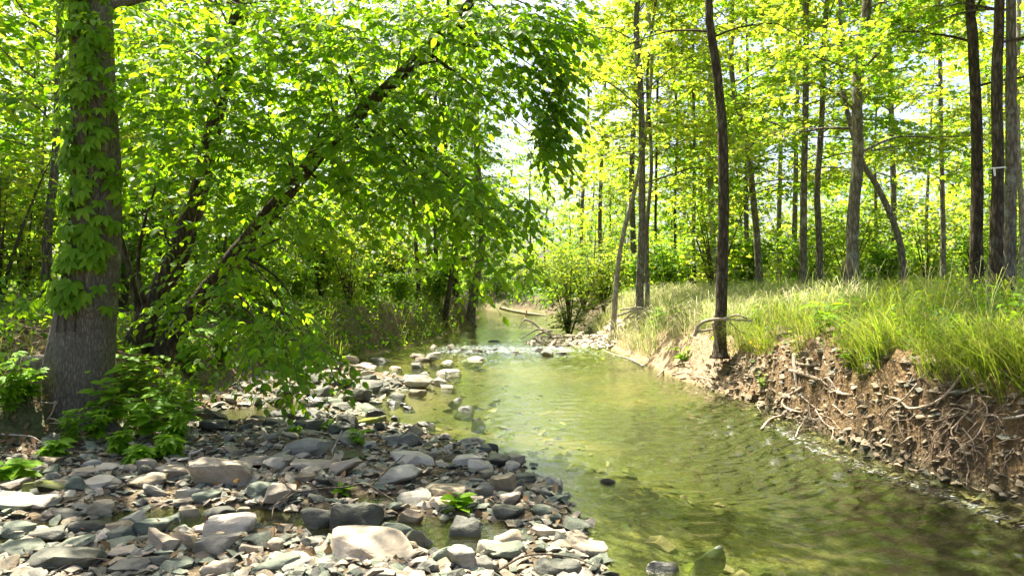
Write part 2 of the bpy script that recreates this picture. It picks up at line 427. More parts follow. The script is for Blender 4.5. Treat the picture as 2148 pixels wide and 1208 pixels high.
def hit(u, v, lift=0.0):
    """where the sight line of photo pixel (u, v) meets the land (or the water, whichever comes first)"""
    Y = np.concatenate([np.arange(2.5, 30, .01), np.arange(30, 120, .1)])
    X = (u - CU) * Y / FPX; Z = CAM_H - (v - CV) * Y / FPX
    g = np.maximum(H(X, Y), -0.02)
    k = np.argmax(Z <= g)
    if not (Z <= g).any(): k = len(Y) - 1
    return np.array([X[k], Y[k] - lift, g[k] + lift * .4])

gx = np.unique(np.round(np.concatenate([-np.geomspace(9, 260, 40), np.arange(-9, -4.6, .12), np.arange(-4.6, 2.4, .07), np.arange(2.4, 4.7, .035), np.arange(4.7, 9, .12), np.geomspace(9, 260, 40)]), 4))
gy = np.unique(np.round(np.concatenate([-np.geomspace(3, 120, 14), np.arange(-3, 3.2, .3), np.arange(3.2, 9, .05), np.arange(9, 14, .08), np.arange(14, 24, .14), np.arange(24, 50, .4), np.geomspace(50, 400, 40)]), 4))
GX, GY = np.meshgrid(gx, gy)
GZ = H(GX, GY)
# crumbly relief of the cut right bank
dR = GX - xr_f(GY)
face = sstep(0, .12, dR) * (1 - sstep(.4, .8, dR)) * (1 - sstep(10, 14, GY))
GZ = GZ + face * .16 * (vnoise(GX, GY, 11, 3) - .5) + face * .09 * (vnoise(GX, GY, 25, 4) - .5)
GV = np.stack([GX, GY, GZ], -1).reshape(-1, 3)
nx, ny = len(gx), len(gy)
ii = (np.arange(ny - 1)[:, None] * nx + np.arange(nx - 1)[None, :]).reshape(-1)
GF = np.stack([ii, ii + 1, ii + nx + 1, ii + nx], -1)

m, nt, out = new_mat('ground_soil')
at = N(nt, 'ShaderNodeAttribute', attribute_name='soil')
tc = N(nt, 'ShaderNodeTexCoord')
g1 = N(nt, 'ShaderNodeTexNoise', inp={'Scale': 9.0, 'Detail': 9.0, 'Roughness': .72}); nt.links.new(tc.outputs['Object'], g1.inputs[0])
g2 = N(nt, 'ShaderNodeTexNoise', inp={'Scale': 75.0, 'Detail': 4.0, 'Roughness': .7}); nt.links.new(tc.outputs['Object'], g2.inputs[0])
gv = N(nt, 'ShaderNodeTexVoronoi', inp={'Scale': 26.0}); nt.links.new(tc.outputs['Object'], gv.inputs[0])
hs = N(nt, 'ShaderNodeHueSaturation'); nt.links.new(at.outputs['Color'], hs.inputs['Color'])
nt.links.new(math_n(nt, 'ADD', math_n(nt, 'MULTIPLY', g1.outputs[0], 1.5), .28), hs.inputs['Value'])
cc = mixc(nt, .45, hs.outputs[0], ramp(nt, gv.outputs['Distance'], [(0, (.75, .75, .75)), (.6, (.25, .25, .25))]).outputs[0], 'OVERLAY')
cc = mixc(nt, .4, cc, g2.outputs[0], 'OVERLAY')
p = N(nt, 'ShaderNodeBsdfPrincipled', inp={'Roughness': .9, 'Specular IOR Level': .2}); nt.links.new(cc, p.inputs['Base Color'])
hh = math_n(nt, 'ADD', math_n(nt, 'MULTIPLY', gv.outputs['Distance'], .6), math_n(nt, 'ADD', g1.outputs[0], math_n(nt, 'MULTIPLY', g2.outputs[0], .4)))
b = N(nt, 'ShaderNodeBump', inp={'Strength': .9, 'Distance': .04}); nt.links.new(hh, b.inputs['Height']); nt.links.new(b.outputs[0], p.inputs['Normal'])
nt.links.new(p.outputs[0], out.inputs[0])
M_GROUND = m
g_me = mesh_np('ground', GV, [GF], [M_GROUND])
xrG, xlG, xgG = xr_f(GX), xl_f(GY), xg_f(GY)
soil = np.zeros(GX.shape + (4,)); soil[..., 3] = 1
def put(mask, c):
    for k in range(3): soil[..., k] = soil[..., k] * (1 - mask) + c[k] * mask
put(np.ones_like(GX), (.13, .10, .06))                                        # forest floor litter
nz = fbm(GX, GY, .8, 3, 77)
put(sstep(-.1, .15, nz) * .6, (.09, .12, .035))
put(((GX < xr_f(GY)) & (GX > xlG)).astype(float), (.15, .115, .07))              # gravel and silt
sub = ((GX > xgG + .05) & (GX < xr_f(GY) + .1)).astype(float)
put(sub, (.13, .125, .042))                                                    # stream bed
put(sub * sstep(-.05, .25, fbm(GX, GY, .9, 3, 63)) * .9, (.25, .19, .085))
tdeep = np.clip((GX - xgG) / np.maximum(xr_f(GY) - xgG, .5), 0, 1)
put(sub * sstep(.35, .75, tdeep) * .9 * (1 - sstep(9, 12, GY)), (.055, .05, .032))               # near deep side darkened: depth, shade and dark reflection put into bed colour
put(face * .95, (.20, .13, .062))                                              # bare orange clay of the cut bank
put(face * sstep(-.05, .2, fbm(GX, GY, 3.0, 3, 15)) * .7, (.10, .072, .043))
midf = sstep(0, .1, dR) * (1 - sstep(.6, 1.0, dR)) * sstep(9, 10.5, GY) * (1 - sstep(22, 24, GY))
put(midf * .8, (.42, .30, .19))
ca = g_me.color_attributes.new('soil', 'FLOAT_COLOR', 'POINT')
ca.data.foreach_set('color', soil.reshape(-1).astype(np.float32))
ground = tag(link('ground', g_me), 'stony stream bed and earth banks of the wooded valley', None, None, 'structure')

# ------------------------------------------------------------------ water
wx = np.concatenate([np.arange(-9, -4.4, .2), np.arange(-4.4, 4.6, .055), np.arange(4.6, 5.2, .2)])
wy = np.concatenate([np.arange(1.5, 3.4, .12), np.arange(3.4, 9, .045), np.arange(9, 14, .07), np.arange(14, 26, .12), np.arange(26, 60, .4)])
WX, WY = np.meshgrid(wx, wy)
def wave(x, y):
    r = np.random.default_rng(3)
    inch = sstep(-.4, .6, x - xg_f(y))
    rif = np.exp(-((y - 17.2) / 2.4) ** 2)
    bank = np.exp(-((x - xr_f(y) + .7) / .55) ** 2) * (1 - sstep(8.5, 10.5, y))
    amp = .0030 + .010 * bank + .016 * rif + .0078 * sstep(.4, 2.2, x) * (1 - sstep(7.5, 10, y))
    z = 0 * x
    wx_ = x + .35 * fbm(x, y, .9, 3, 2) ; wy_ = y + .35 * fbm(x, y, .9, 3, 4)
    for k in range(16):
        a = r.normal(math.pi / 2 + .45, .8); lam = r.uniform(.11, .36)
        z = z + np.sin((wx_ * math.cos(a) + wy_ * math.sin(a)) * 2 * math.pi / lam + r.uniform(0, 7)) * (lam / .35) * .5
    z = z * (.35 + 1.3 * vnoise(x, y, .8, 8))
    z = z + rif * 2.5 * (np.abs(fbm(x, y * 1.7, 3.0, 3, 6)) * 4 - .6)
    return (z * amp * (.15 + .85 * inch))
WZ = wave(WX, WY)
WV = np.stack([WX, WY, WZ], -1).reshape(-1, 3)
nx, ny = len(wx), len(wy)
ii = (np.arange(ny - 1)[:, None] * nx + np.arange(nx - 1)[None, :])
keep = np.zeros(ii.shape, bool)
lo = xl_f(wy[:-1]) - .5; hi = xr_f(wy[:-1]) + .5
keep = (wx[None, :-1] > lo[:, None]) & (wx[None, :-1] < hi[:, None])
ii = ii[keep]
m, nt, out = new_mat('stream_water')
tc = N(nt, 'ShaderNodeTexCoord')
mp = N(nt, 'ShaderNodeMapping'); mp.inputs['Scale'].default_value = (1.0, 1.9, 1.0); mp.inputs['Rotation'].default_value = (0, 0, .25); nt.links.new(tc.outputs['Object'], mp.inputs[0])
n1 = N(nt, 'ShaderNodeTexNoise', inp={'Scale': 6.5, 'Detail': 3.0, 'Roughness': .55, 'Distortion': .8}); nt.links.new(mp.outputs[0], n1.inputs[0])
n2 = N(nt, 'ShaderNodeTexNoise', inp={'Scale': 28.0, 'Detail': 2.0, 'Roughness': .5}); nt.links.new(mp.outputs[0], n2.inputs[0])
hh = math_n(nt, 'ADD', n1.outputs[0], math_n(nt, 'MULTIPLY', n2.outputs[0], .3))
b = N(nt, 'ShaderNodeBump', inp={'Strength': .13, 'Distance': .06}); nt.links.new(hh, b.inputs['Height'])
fr = N(nt, 'ShaderNodeFresnel', inp={'IOR': 1.6}); nt.links.new(b.outputs[0], fr.inputs['Normal'])
gl = N(nt, 'ShaderNodeBsdfGlossy', inp={'Roughness': .02, 'Color': (1, 1, 1, 1)}); nt.links.new(b.outputs[0], gl.inputs['Normal'])
tr = N(nt, 'ShaderNodeBsdfTransparent'); tr.inputs[0].default_value = (.78, .86, .64, 1)
df = N(nt, 'ShaderNodeBsdfDiffuse'); df.inputs[0].default_value = (.10, .115, .035, 1)
m1 = N(nt, 'ShaderNodeMixShader'); m1.inputs[0].default_value = .06; nt.links.new(tr.outputs[0], m1.inputs[1]); nt.links.new(df.outputs[0], m1.inputs[2])
m2 = N(nt, 'ShaderNodeMixShader'); nt.links.new(fr.outputs[0], m2.inputs[0]); nt.links.new(m1.outputs[0], m2.inputs[1]); nt.links.new(gl.outputs[0], m2.inputs[2])
# broken white water and sky glints, both painted as white patches
fa = N(nt, 'ShaderNodeAttribute', attribute_name='foam_glint')
mpf = N(nt, 'ShaderNodeMapping'); mpf.inputs['Scale'].default_value = (3.5, 11.0, 1.0); nt.links.new(tc.outputs['Object'], mpf.inputs[0])
nf = N(nt, 'ShaderNodeTexNoise', inp={'Scale': 4.5, 'Detail': 6.0, 'Roughness': .7, 'Distortion': .5}); nt.links.new(mpf.outputs[0], nf.inputs[0])
ff = math_n(nt, 'MULTIPLY', math_n(nt, 'SUBTRACT', math_n(nt, 'ADD', nf.outputs[0], math_n(nt, 'MULTIPLY', fa.outputs['Fac'], .34)), .80), 9.0, True)
fd = N(nt, 'ShaderNodeBsdfDiffuse'); fd.inputs[0].default_value = (.75, .78, .78, 1)
m3 = N(nt, 'ShaderNodeMixShader'); nt.links.new(math_n(nt, 'MULTIPLY', ff, .8), m3.inputs[0]); nt.links.new(m2.outputs[0], m3.inputs[1]); nt.links.new(fd.outputs[0], m3.inputs[2])
nt.links.new(m3.outputs[0], out.inputs[0])
M_WATER = m
water = tag(link('stream_water', mesh_np('stream_water', WV, [np.stack([ii, ii + 1, ii + nx + 1, ii + nx], -1)], [M_WATER])), 'shallow clear stream running between the banks', None, None, 'structure')
foam_glint = np.clip(np.exp(-((WY - 17.8) / 2.0) ** 2) * sstep(-3, -1.5, WX) * (1 - sstep(1.2, 2.4, WX)) + .75 * np.exp(-((WX - xr_f(WY) + .38) / .28) ** 2) * (1 - sstep(7.5, 9.5, WY)) * sstep(3, 5, WY), 0, 1)
fat = water.data.attributes.new('foam_glint', 'FLOAT', 'POINT'); fat.data.foreach_set('value', foam_glint.reshape(-1).astype(np.float32))

# ------------------------------------------------------------------ stones
def rock_mesh(name, seed, dims, mat, cuts=1, boxy=.62, npts=18):
    """an angular, slightly worn stone of size dims, resting on z = 0"""
    rng = np.random.default_rng(seed)
    bm = bmesh.new()
    P = rng.normal(0, 1, (npts, 3)); P = nrm(P)
    P = np.sign(P) * np.abs(P) ** boxy
    P = P * rng.uniform(.82, 1.0, (npts, 1))
    P[:, 0] += P[:, 2] * rng.uniform(-.3, .3); P[:, 2] += P[:, 0] * rng.uniform(-.22, .22)
    for q in P: bm.verts.new(q * .5)
    r = bmesh.ops.convex_hull(bm, input=bm.verts[:])
    bmesh.ops.delete(bm, geom=list({g for g in r['geom_interior'] + r['geom_unused'] if isinstance(g, bmesh.types.BMVert)}), context='VERTS')
    bmesh.ops.dissolve_limit(bm, angle_limit=math.radians(16), verts=bm.verts[:], edges=bm.edges[:])
    bmesh.ops.bevel(bm, geom=bm.edges[:], offset=.035, segments=1, affect='EDGES', profile=.5, clamp_overlap=True)
    bmesh.ops.triangulate(bm, faces=bm.faces[:])
    for k in range(cuts):
        es = [e for e in bm.edges if e.calc_length() > .16]
        if es: bmesh.ops.subdivide_edges(bm, edges=es, cuts=1, use_grid_fill=False)
        bmesh.ops.triangulate(bm, faces=bm.faces[:])
    off = Vector((seed * 1.37 % 50, seed * .73 % 50, 0))
    for v in bm.verts:
        n = mnoise.noise_vector(v.co * 2.6 + off) * .055 + mnoise.noise_vector(v.co * 7 + off) * .02
        v.co += n
    co = np.array([v.co for v in bm.verts]); lo = co.min(0); hi = co.max(0)
    for v in bm.verts:
        v.co = Vector(((v.co.x - (lo[0] + hi[0]) / 2) / (hi[0] - lo[0]) * dims[0], (v.co.y - (lo[1] + hi[1]) / 2) / (hi[1] - lo[1]) * dims[1], (v.co.z - lo[2]) / (hi[2] - lo[2]) * dims[2]))
    bm.normal_update()
    for f in bm.faces: f.smooth = True
    for e in bm.edges:
        e.smooth = not (len(e.link_faces) == 2 and e.calc_face_angle(0) > math.radians(30))
    me = bpy.data.meshes.new(name); bm.to_mesh(me); bm.free()
    me.materials.append(mat)
    return me

# each traced stone: centre u, bottom v, width, height (photo pixels), tone, yaw, label
A1 = lambda x, y, w, h: (x / 3.465, 860 + y / 3.465, w / 3.465, h / 3.465)
A2 = lambda x, y, w, h: (580 + x / 2.983, 860 + y / 2.983, w / 2.983, h / 2.983)
A3 = lambda x, y, w, h: (500 + x / 3.465, 660 + y / 3.465, w / 3.465, h / 3.465)
BAR = 'larger stones of the near gravel bar'; MID = 'dark stones of the shaded gravel'; STR = 'stones standing in the stream'
TR = [
 (A1(1610, 575, 460, 225), 'tan', BAR, 'large sloping tan slab with a broken front edge, biggest rock below the leafy weeds'),
 (A1(1265, 520, 225, 120), 'tan', BAR, 'tan block touching the upper end of the large sloping slab'),
 (A1(1080, 480, 150, 110), 'tan', BAR, 'upright tan stone behind the long brown slab below the weeds'),
 (A1(1070, 580, 255, 112), 'brown', BAR, 'long brown slab just below two tan blocks'),
 (A1(770, 500, 215, 95), 'pale', BAR, 'whitish sunlit stone below the compound-leaved creeping plant'),
 (A1(720, 600, 235, 92), 'pale', BAR, 'pale pointed slab lying flat below the whitish sunlit stone'),
 (A1(650, 530, 265, 85), 'tan', BAR, 'low tan slab wedged between two pale slabs'),
 (A1(1400, 640, 205, 105), 'grey', BAR, 'flat light grey slab in front of the large sloping slab'),
 (A1(1560, 745, 270, 90), 'dark', BAR, 'blue-black slab with a pale patch at the edge of the brown puddle'),
 (A1(1500, 655, 185, 85), 'slate', BAR, 'green-grey slab directly behind the blue-black one'),
 (A1(1265, 775, 120, 85), 'slate', BAR, 'small square blue-grey block beside the brown puddle'),
 (A1(1375, 742, 112, 82), 'brown', BAR, 'small brown cube between two blue-grey blocks'),
 (A1(2040, 690, 235, 155), 'tan', BAR, 'tan rock under the fork of the long twig'),
 (A1(1690, 945, 350, 165), 'pale', BAR, 'rugged whitish-grey rock rising out of the brown puddle'),
 (A1(1650, 830, 120, 85), 'grey', BAR, 'grey fin of stone just behind the rugged whitish rock'),
 (A1(1170, 1085, 290, 185), 'tan', BAR, 'leaning tan-olive slab against a round brown stone'),
 (A1(1345, 1060, 165, 195), 'brown', BAR, 'rounded brown-grey stone propping the leaning olive slab'),
 (A1(1580, 1095, 310, 175), 'grey', BAR, 'broad dark olive triangular stone in front of the rugged whitish rock'),
 (A1(1830, 1078, 165, 105), 'tan', BAR, 'small tan stone on the wet silt beside the olive triangle'),
 (A1(2000, 1045, 110, 130), 'brown', BAR, 'upright brown block standing in wet silt'),
 (A1(2000, 1205, 330, 145), 'slate', BAR, 'grey-blue slab with a rounded top at the lower puddle'),
 (A1(1460, 905, 125, 60), 'pale', BAR, 'small flat pale stone touching the rugged whitish rock'),
 (A1(490, 1200, 460, 175), 'dark', BAR, 'broad dark slate slab with a pale blotch crossed by a thin twig'),
 (A1(150, 1135, 320, 155), 'slate', BAR, 'green-grey slab at the picture edge above the broad dark slate'),
 (A1(385, 930, 245, 112), 'dark', BAR, 'dark slate block above the green-grey slab'),
 (A1(625, 882, 260, 150), 'dark', BAR, 'dark wedge with a pale lower edge beside the slate block'),
 (A1(885, 955, 172, 120), 'slate', BAR, 'blocky green-grey stone beside the small brown puddle'),
 (A1(1100, 935, 260, 135), 'slate', BAR, 'dark green stone with pale lichen at the end of the brown puddle'),
 (A1(890, 860, 200, 112), 'brown', BAR, 'brown wedge leaning behind the blocky green-grey stone'),
 (A1(760, 942, 145, 105), 'pale', BAR, 'pointed pale grey stone at the tip of the small puddle'),
 (A1(860, 1025, 260, 72), 'slate', BAR, 'thin green slab lying below the blocky green-grey stone'),
 (A1(900, 1092, 215, 62), 'tan', BAR, 'thin tan slab lying below the thin green one'),
 (A1(530, 965, 175, 52), 'pale', BAR, 'thin pale slab lying flat in the small puddle'),
 (A1(735, 742, 182, 125), 'brown', BAR, 'brown-grey wedge with a dark face in the middle of the bar'),
 (A1(510, 775, 235, 64), 'dark', BAR, 'thin dark slab below the brown-grey wedge'),
 (A1(260, 742, 300, 92), 'pale', BAR, 'long whitish slab pointing towards the picture edge'),
 (A1(550, 625, 135, 105), 'slate', BAR, 'leaning green-grey slab above the long whitish one'),
 (A1(390, 635, 225, 72), 'moss', BAR, 'mossy flat stone beside the broad-leaved seedling'),
 (A1(100, 760, 330, 112), 'slate', BAR, 'wide flat green-grey slab under the long whitish one'),
 (A1(130, 895, 195, 115), 'slate', BAR, 'rounded grey-green stone beside the dark slate block'),
 (A1(75, 1005, 225, 125), 'slate', BAR, 'grey-green stone half out of the picture above the edge slab'),
 (A1(320, 975, 152, 72), 'grey', BAR, 'small grey stone in front of the dark slate block'),
 (A1(930, 1205, 262, 135), 'grey', BAR, 'light blue-grey slab tilted at the lower picture edge'),
 (A1(1170, 1155, 192, 112), 'dark', BAR, 'dark pointed fin in front of the leaning olive slab'),
 (A1(1280, 1175, 232, 82), 'slate', BAR, 'flat blue-grey slab in front of the dark fin'),
 (A1(1605, 1200, 225, 140), 'tan', BAR, 'pinkish-tan pointed stone at the lower edge below the olive triangle'),
 (A1(970, 775, 200, 90), 'grey', BAR, 'flat grey slab left of the small square blue-grey block'),
 (A1(1990, 470, 172, 112), 'pale', BAR, 'pale tan stone above the fork of the long twig'),
 (A1(1840, 402, 222, 72), 'tan', BAR, 'flat tan slab above the large sloping slab'),
 (A1(240, 640, 122, 92), 'moss', BAR, 'round stone capped with yellow-brown moss'),
 (A1(350, 415, 165, 72), 'brown', BAR, 'brown stone at the foot of the big trunk'),
 (A1(1060, 372, 262, 82), 'dark', BAR, 'dark slab overhung by the leafy weeds'),
 (A1(1885, 652, 192, 122), 'slate', BAR, 'green-grey slab next to the tan rock under the twig'),
 (A1(670, 425, 132, 74), 'grey', BAR, 'upright grey stone behind the whitish sunlit one'),
 (A2(490, 745, 310, 215), 'dark', BAR, 'large smooth dark wedge of stone at the puddle, tallest of the bar'),
 (A2(255, 712, 205, 142), 'dark', BAR, 'dark block close beside the large smooth dark wedge'),
 (A2(515, 832, 132, 82), 'slate', BAR, 'small six-sided slate standing in the puddle below the dark wedge'),
 (A2(895, 822, 195, 145), 'dark', BAR, 'narrow dark stone leaning out of the puddle'),
 (A2(857, 890, 68, 70), 'brown', BAR, 'small brown block in the puddle below the leaning narrow stone'),
 (A2(865, 600, 205, 118), 'grey', BAR, 'rugged brown-grey boulder beside the large dark wedge'),
 (A2(838, 672, 132, 92), 'rust', BAR, 'reddish-brown block in front of the rugged boulder'),
 (A2(1180, 765, 222, 155), 'dark', BAR, 'dark trapezoid block with a pale lower rim above the puddle'),
 (A2(752, 752, 202, 112), 'slate', BAR, 'rounded blue-grey stone at the upper edge of the puddle'),
 (A2(590, 1010, 560, 165), 'tan', BAR, 'wide pale flat rock with a dark hollow, largest pale rock of the bar'),
 (A2(130, 1038, 212, 82), 'grey', BAR, 'pale grey flat stone at the lower picture edge beside the puddle'),
 (A2(55, 995, 175, 92), 'slate', BAR, 'grey stone behind the pale grey flat one at the edge'),
 (A2(785, 475, 232, 125), 'grey', BAR, 'grey-olive boulder in the middle of the bar below the cream slab'),
 (A2(1060, 565, 235, 112), 'brown', BAR, 'broad pointed brown-grey slab in the middle of the bar'),
 (A2(1420, 525, 152, 145), 'brown', BAR, 'upright brown slab of a leaning pair near the water'),
 (A2(1305, 562, 122, 132), 'grey', BAR, 'upright grey slab of a leaning pair near the water'),
 (A2(1282, 392, 152, 95), 'pale', BAR, 'whitish wedge resting on a small brown stone'),
 (A2(1315, 424, 92, 62), 'brown', BAR, 'small brown stone under the whitish wedge'),
 (A2(1405, 352, 182, 95), 'wet', BAR, 'blue-black stone at the water edge beside a tan-brown one'),
 (A2(1495, 342, 112, 92), 'brown', BAR, 'tan-brown stone at the water edge behind the blue-black one'),
 (A2(1190, 342, 182, 95), 'pale', BAR, 'bright cream stone sloping beside the blue-black one'),
 (A2(845, 355, 262, 115), 'pale', BAR, 'large cream slab speckled with leaf shadow'),
 (A2(1030, 332, 92, 52), 'tan', BAR, 'small round tan stone between two cream slabs'),
 (A2(435, 455, 185, 122), 'tan', BAR, 'sunlit tan slab beside the standing bare stick'),
 (A2(220, 412, 242, 92), 'tan', BAR, 'flat tan slab at the foot of the standing bare stick'),
 (A2(40, 392, 132, 92), 'tan', BAR, 'tan stone behind the fork of the long twig'),
 (A2(180, 494, 142, 62), 'brown', BAR, 'dark brown lump beneath the long twig'),
 (A2(1450, 662, 182, 85), 'dark', BAR, 'long dark slab at the water edge'),
 (A2(1665, 660, 145, 72), 'slate', BAR, 'slate slab reaching into the water at the end of the long dark one'),
 (A2(1460, 594, 125, 82), 'tan', BAR, 'pale tan block behind the long dark slab'),
 (A2(1240, 606, 115, 68), 'tan', BAR, 'tan stone beside the bright green seedling'),
 (A2(1720, 794, 205, 95), 'tan', BAR, 'tan wedge with a flat top at the edge of the stream'),
 (A2(1897, 835, 96, 112), 'brown', BAR, 'upright brown rock at the outer edge of the bar'),
 (A2(1960, 892, 212, 112), 'tan', BAR, 'tan pointed wedge farthest out in the stream'),
 (A2(1340, 854, 192, 95), 'pale', BAR, 'pale tan stone below the dark trapezoid block'),
 (A2(1440, 945, 245, 132), 'slate', BAR, 'flat-topped dark grey block behind the short upright stick'),
 (A2(1312, 1015, 152, 115), 'grey', BAR, 'rough light grey block at the lower end of the bar'),
 (A2(1710, 1024, 182, 122), 'dark', BAR, 'rough dark stone under the thorny twig'),
 (A2(1825, 1012, 150, 112), 'dark', BAR, 'dark stone next to the thorny twig end'),
 (A2(1050, 972, 132, 112), 'slate', BAR, 'green-grey stone beside the wide pale flat rock'),
 (A2(1170, 1018, 172, 172), 'grey', BAR, 'grey slab standing between two smaller stones at the lower bar'),
 (A2(1455, 804, 172, 92), 'brown', BAR, 'porous dark brown rock beside the tan wedge'),
 (A2(1780, 874, 142, 72), 'brown', BAR, 'brown stone behind the upright outer rock'),
 (A2(1730, 504, 102, 62), 'wet', BAR, 'small black block at the water line'),
 (A2(1640, 494, 92, 52), 'brown', BAR, 'small brown wedge next to the black block'),
 (A2(1560, 444, 142, 62), 'dark', BAR, 'low dark stone at the water line above the black block'),
 (A2(2070, 444, 66, 42), 'brown', STR, 'small brown stone alone in the green water'),
 (A2(1265, 62, 56, 38), 'wet', STR, 'lone black stone in the middle of the calm pool'),
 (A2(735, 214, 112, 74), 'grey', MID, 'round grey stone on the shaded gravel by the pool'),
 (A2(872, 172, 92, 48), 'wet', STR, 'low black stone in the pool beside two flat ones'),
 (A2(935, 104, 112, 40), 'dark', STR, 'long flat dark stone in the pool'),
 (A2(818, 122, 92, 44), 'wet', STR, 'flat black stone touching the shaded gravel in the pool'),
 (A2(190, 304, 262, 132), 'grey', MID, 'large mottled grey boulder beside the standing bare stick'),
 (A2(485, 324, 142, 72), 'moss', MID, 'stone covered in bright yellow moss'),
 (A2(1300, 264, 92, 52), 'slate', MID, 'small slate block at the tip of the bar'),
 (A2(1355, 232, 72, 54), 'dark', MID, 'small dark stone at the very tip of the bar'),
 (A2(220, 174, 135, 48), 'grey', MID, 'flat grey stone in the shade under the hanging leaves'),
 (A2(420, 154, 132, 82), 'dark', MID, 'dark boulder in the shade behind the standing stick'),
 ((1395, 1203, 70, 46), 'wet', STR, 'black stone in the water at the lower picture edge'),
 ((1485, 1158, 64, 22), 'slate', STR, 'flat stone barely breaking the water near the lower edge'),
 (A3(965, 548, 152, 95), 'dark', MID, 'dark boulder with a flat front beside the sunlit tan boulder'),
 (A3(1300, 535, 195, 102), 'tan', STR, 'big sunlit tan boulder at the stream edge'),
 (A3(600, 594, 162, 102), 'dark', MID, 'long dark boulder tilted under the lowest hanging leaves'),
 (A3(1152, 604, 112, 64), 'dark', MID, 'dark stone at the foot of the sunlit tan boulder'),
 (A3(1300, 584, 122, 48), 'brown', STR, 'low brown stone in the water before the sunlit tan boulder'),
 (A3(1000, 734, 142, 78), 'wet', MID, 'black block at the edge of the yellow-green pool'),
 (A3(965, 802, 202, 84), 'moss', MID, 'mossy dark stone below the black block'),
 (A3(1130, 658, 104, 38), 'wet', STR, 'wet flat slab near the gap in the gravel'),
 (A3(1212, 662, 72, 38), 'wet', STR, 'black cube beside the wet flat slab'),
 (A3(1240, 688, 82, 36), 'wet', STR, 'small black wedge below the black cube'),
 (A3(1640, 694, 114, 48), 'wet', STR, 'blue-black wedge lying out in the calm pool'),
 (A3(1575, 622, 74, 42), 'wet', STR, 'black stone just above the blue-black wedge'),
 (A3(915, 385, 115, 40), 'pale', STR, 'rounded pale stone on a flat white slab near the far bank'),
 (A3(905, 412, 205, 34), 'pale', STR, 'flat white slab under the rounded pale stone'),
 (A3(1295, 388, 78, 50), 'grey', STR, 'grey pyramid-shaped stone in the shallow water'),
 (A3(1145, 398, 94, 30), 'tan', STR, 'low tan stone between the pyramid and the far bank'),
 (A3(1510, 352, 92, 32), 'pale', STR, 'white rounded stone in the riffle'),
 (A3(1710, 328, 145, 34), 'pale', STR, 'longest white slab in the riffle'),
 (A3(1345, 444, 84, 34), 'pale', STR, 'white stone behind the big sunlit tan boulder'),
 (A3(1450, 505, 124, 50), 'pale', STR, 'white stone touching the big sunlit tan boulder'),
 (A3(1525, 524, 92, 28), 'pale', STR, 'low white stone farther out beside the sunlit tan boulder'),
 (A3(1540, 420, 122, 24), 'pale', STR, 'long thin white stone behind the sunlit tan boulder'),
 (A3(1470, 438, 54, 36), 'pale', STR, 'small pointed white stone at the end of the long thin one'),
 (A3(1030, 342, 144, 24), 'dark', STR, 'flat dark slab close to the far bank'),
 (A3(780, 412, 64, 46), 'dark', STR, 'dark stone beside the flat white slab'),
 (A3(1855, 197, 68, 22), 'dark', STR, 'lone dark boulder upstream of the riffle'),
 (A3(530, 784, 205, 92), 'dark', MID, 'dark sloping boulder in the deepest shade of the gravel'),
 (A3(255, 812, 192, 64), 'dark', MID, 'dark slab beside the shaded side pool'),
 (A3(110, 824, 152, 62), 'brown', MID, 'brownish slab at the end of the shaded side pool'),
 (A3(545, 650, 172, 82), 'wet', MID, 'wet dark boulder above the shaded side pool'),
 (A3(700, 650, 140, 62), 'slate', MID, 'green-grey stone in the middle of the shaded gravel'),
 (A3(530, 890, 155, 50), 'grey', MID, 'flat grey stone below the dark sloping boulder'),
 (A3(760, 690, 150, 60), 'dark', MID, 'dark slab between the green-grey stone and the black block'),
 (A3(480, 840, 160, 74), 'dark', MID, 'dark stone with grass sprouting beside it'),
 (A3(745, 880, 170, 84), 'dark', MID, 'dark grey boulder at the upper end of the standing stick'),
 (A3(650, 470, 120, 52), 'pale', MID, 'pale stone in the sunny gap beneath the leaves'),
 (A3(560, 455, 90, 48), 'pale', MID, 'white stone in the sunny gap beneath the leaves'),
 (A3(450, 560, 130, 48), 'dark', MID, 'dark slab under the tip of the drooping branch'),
]
placed = []                                   # x, y, radius of every stone
for k, ((u, vb, w, h), tone, grp, lab) in enumerate(TR):
    rng = np.random.default_rng(900 + k)
    z0 = .0 if grp == STR else .03
    Y = (CAM_H - z0) * FPX / (vb - CV)
    W = w * Y / FPX
    D = W * rng.uniform(.6, .85)
    Yc = Y + D / 2
    zc = CAM_H
    Ht = 1.05 * h * Y / FPX - D * zc / (Y + D) * .7
    Ht = float(np.clip(Ht, .22 * W, (.32 if grp == STR and tone in ('wet', 'dark') else .8) * W))
    X = (u - CU) * Yc / FPX
    g = float(H(X, Yc))
    sunk = .015 + .06 * Ht
    z = max(g - sunk, -.02 - .25 * Ht) if grp != STR else max(g - .02, -.30)
    if grp == STR or g < -.03:                 # stands in water: reach down to the bed, keep what shows
        zb = max(g - .02, -.25); full = Ht + (0 - zb) * .9 ; z = zb
    else:
        full = Ht + sunk
    kx = 1.12 if not (grp == STR or g < -.03) else (min(1.8, 1.0 + .5 * -min(g, 0) / W) if w < 50 else 1.12)
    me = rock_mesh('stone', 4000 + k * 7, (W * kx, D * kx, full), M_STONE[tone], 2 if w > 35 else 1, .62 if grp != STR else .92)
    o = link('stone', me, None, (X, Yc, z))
    o.rotation_euler = (rng.uniform(-.06, .06), rng.uniform(-.08, .08), rng.uniform(-.25, .25))
    tag(o, lab, 'stone', grp)
    placed.append((X, Yc, W * .5))

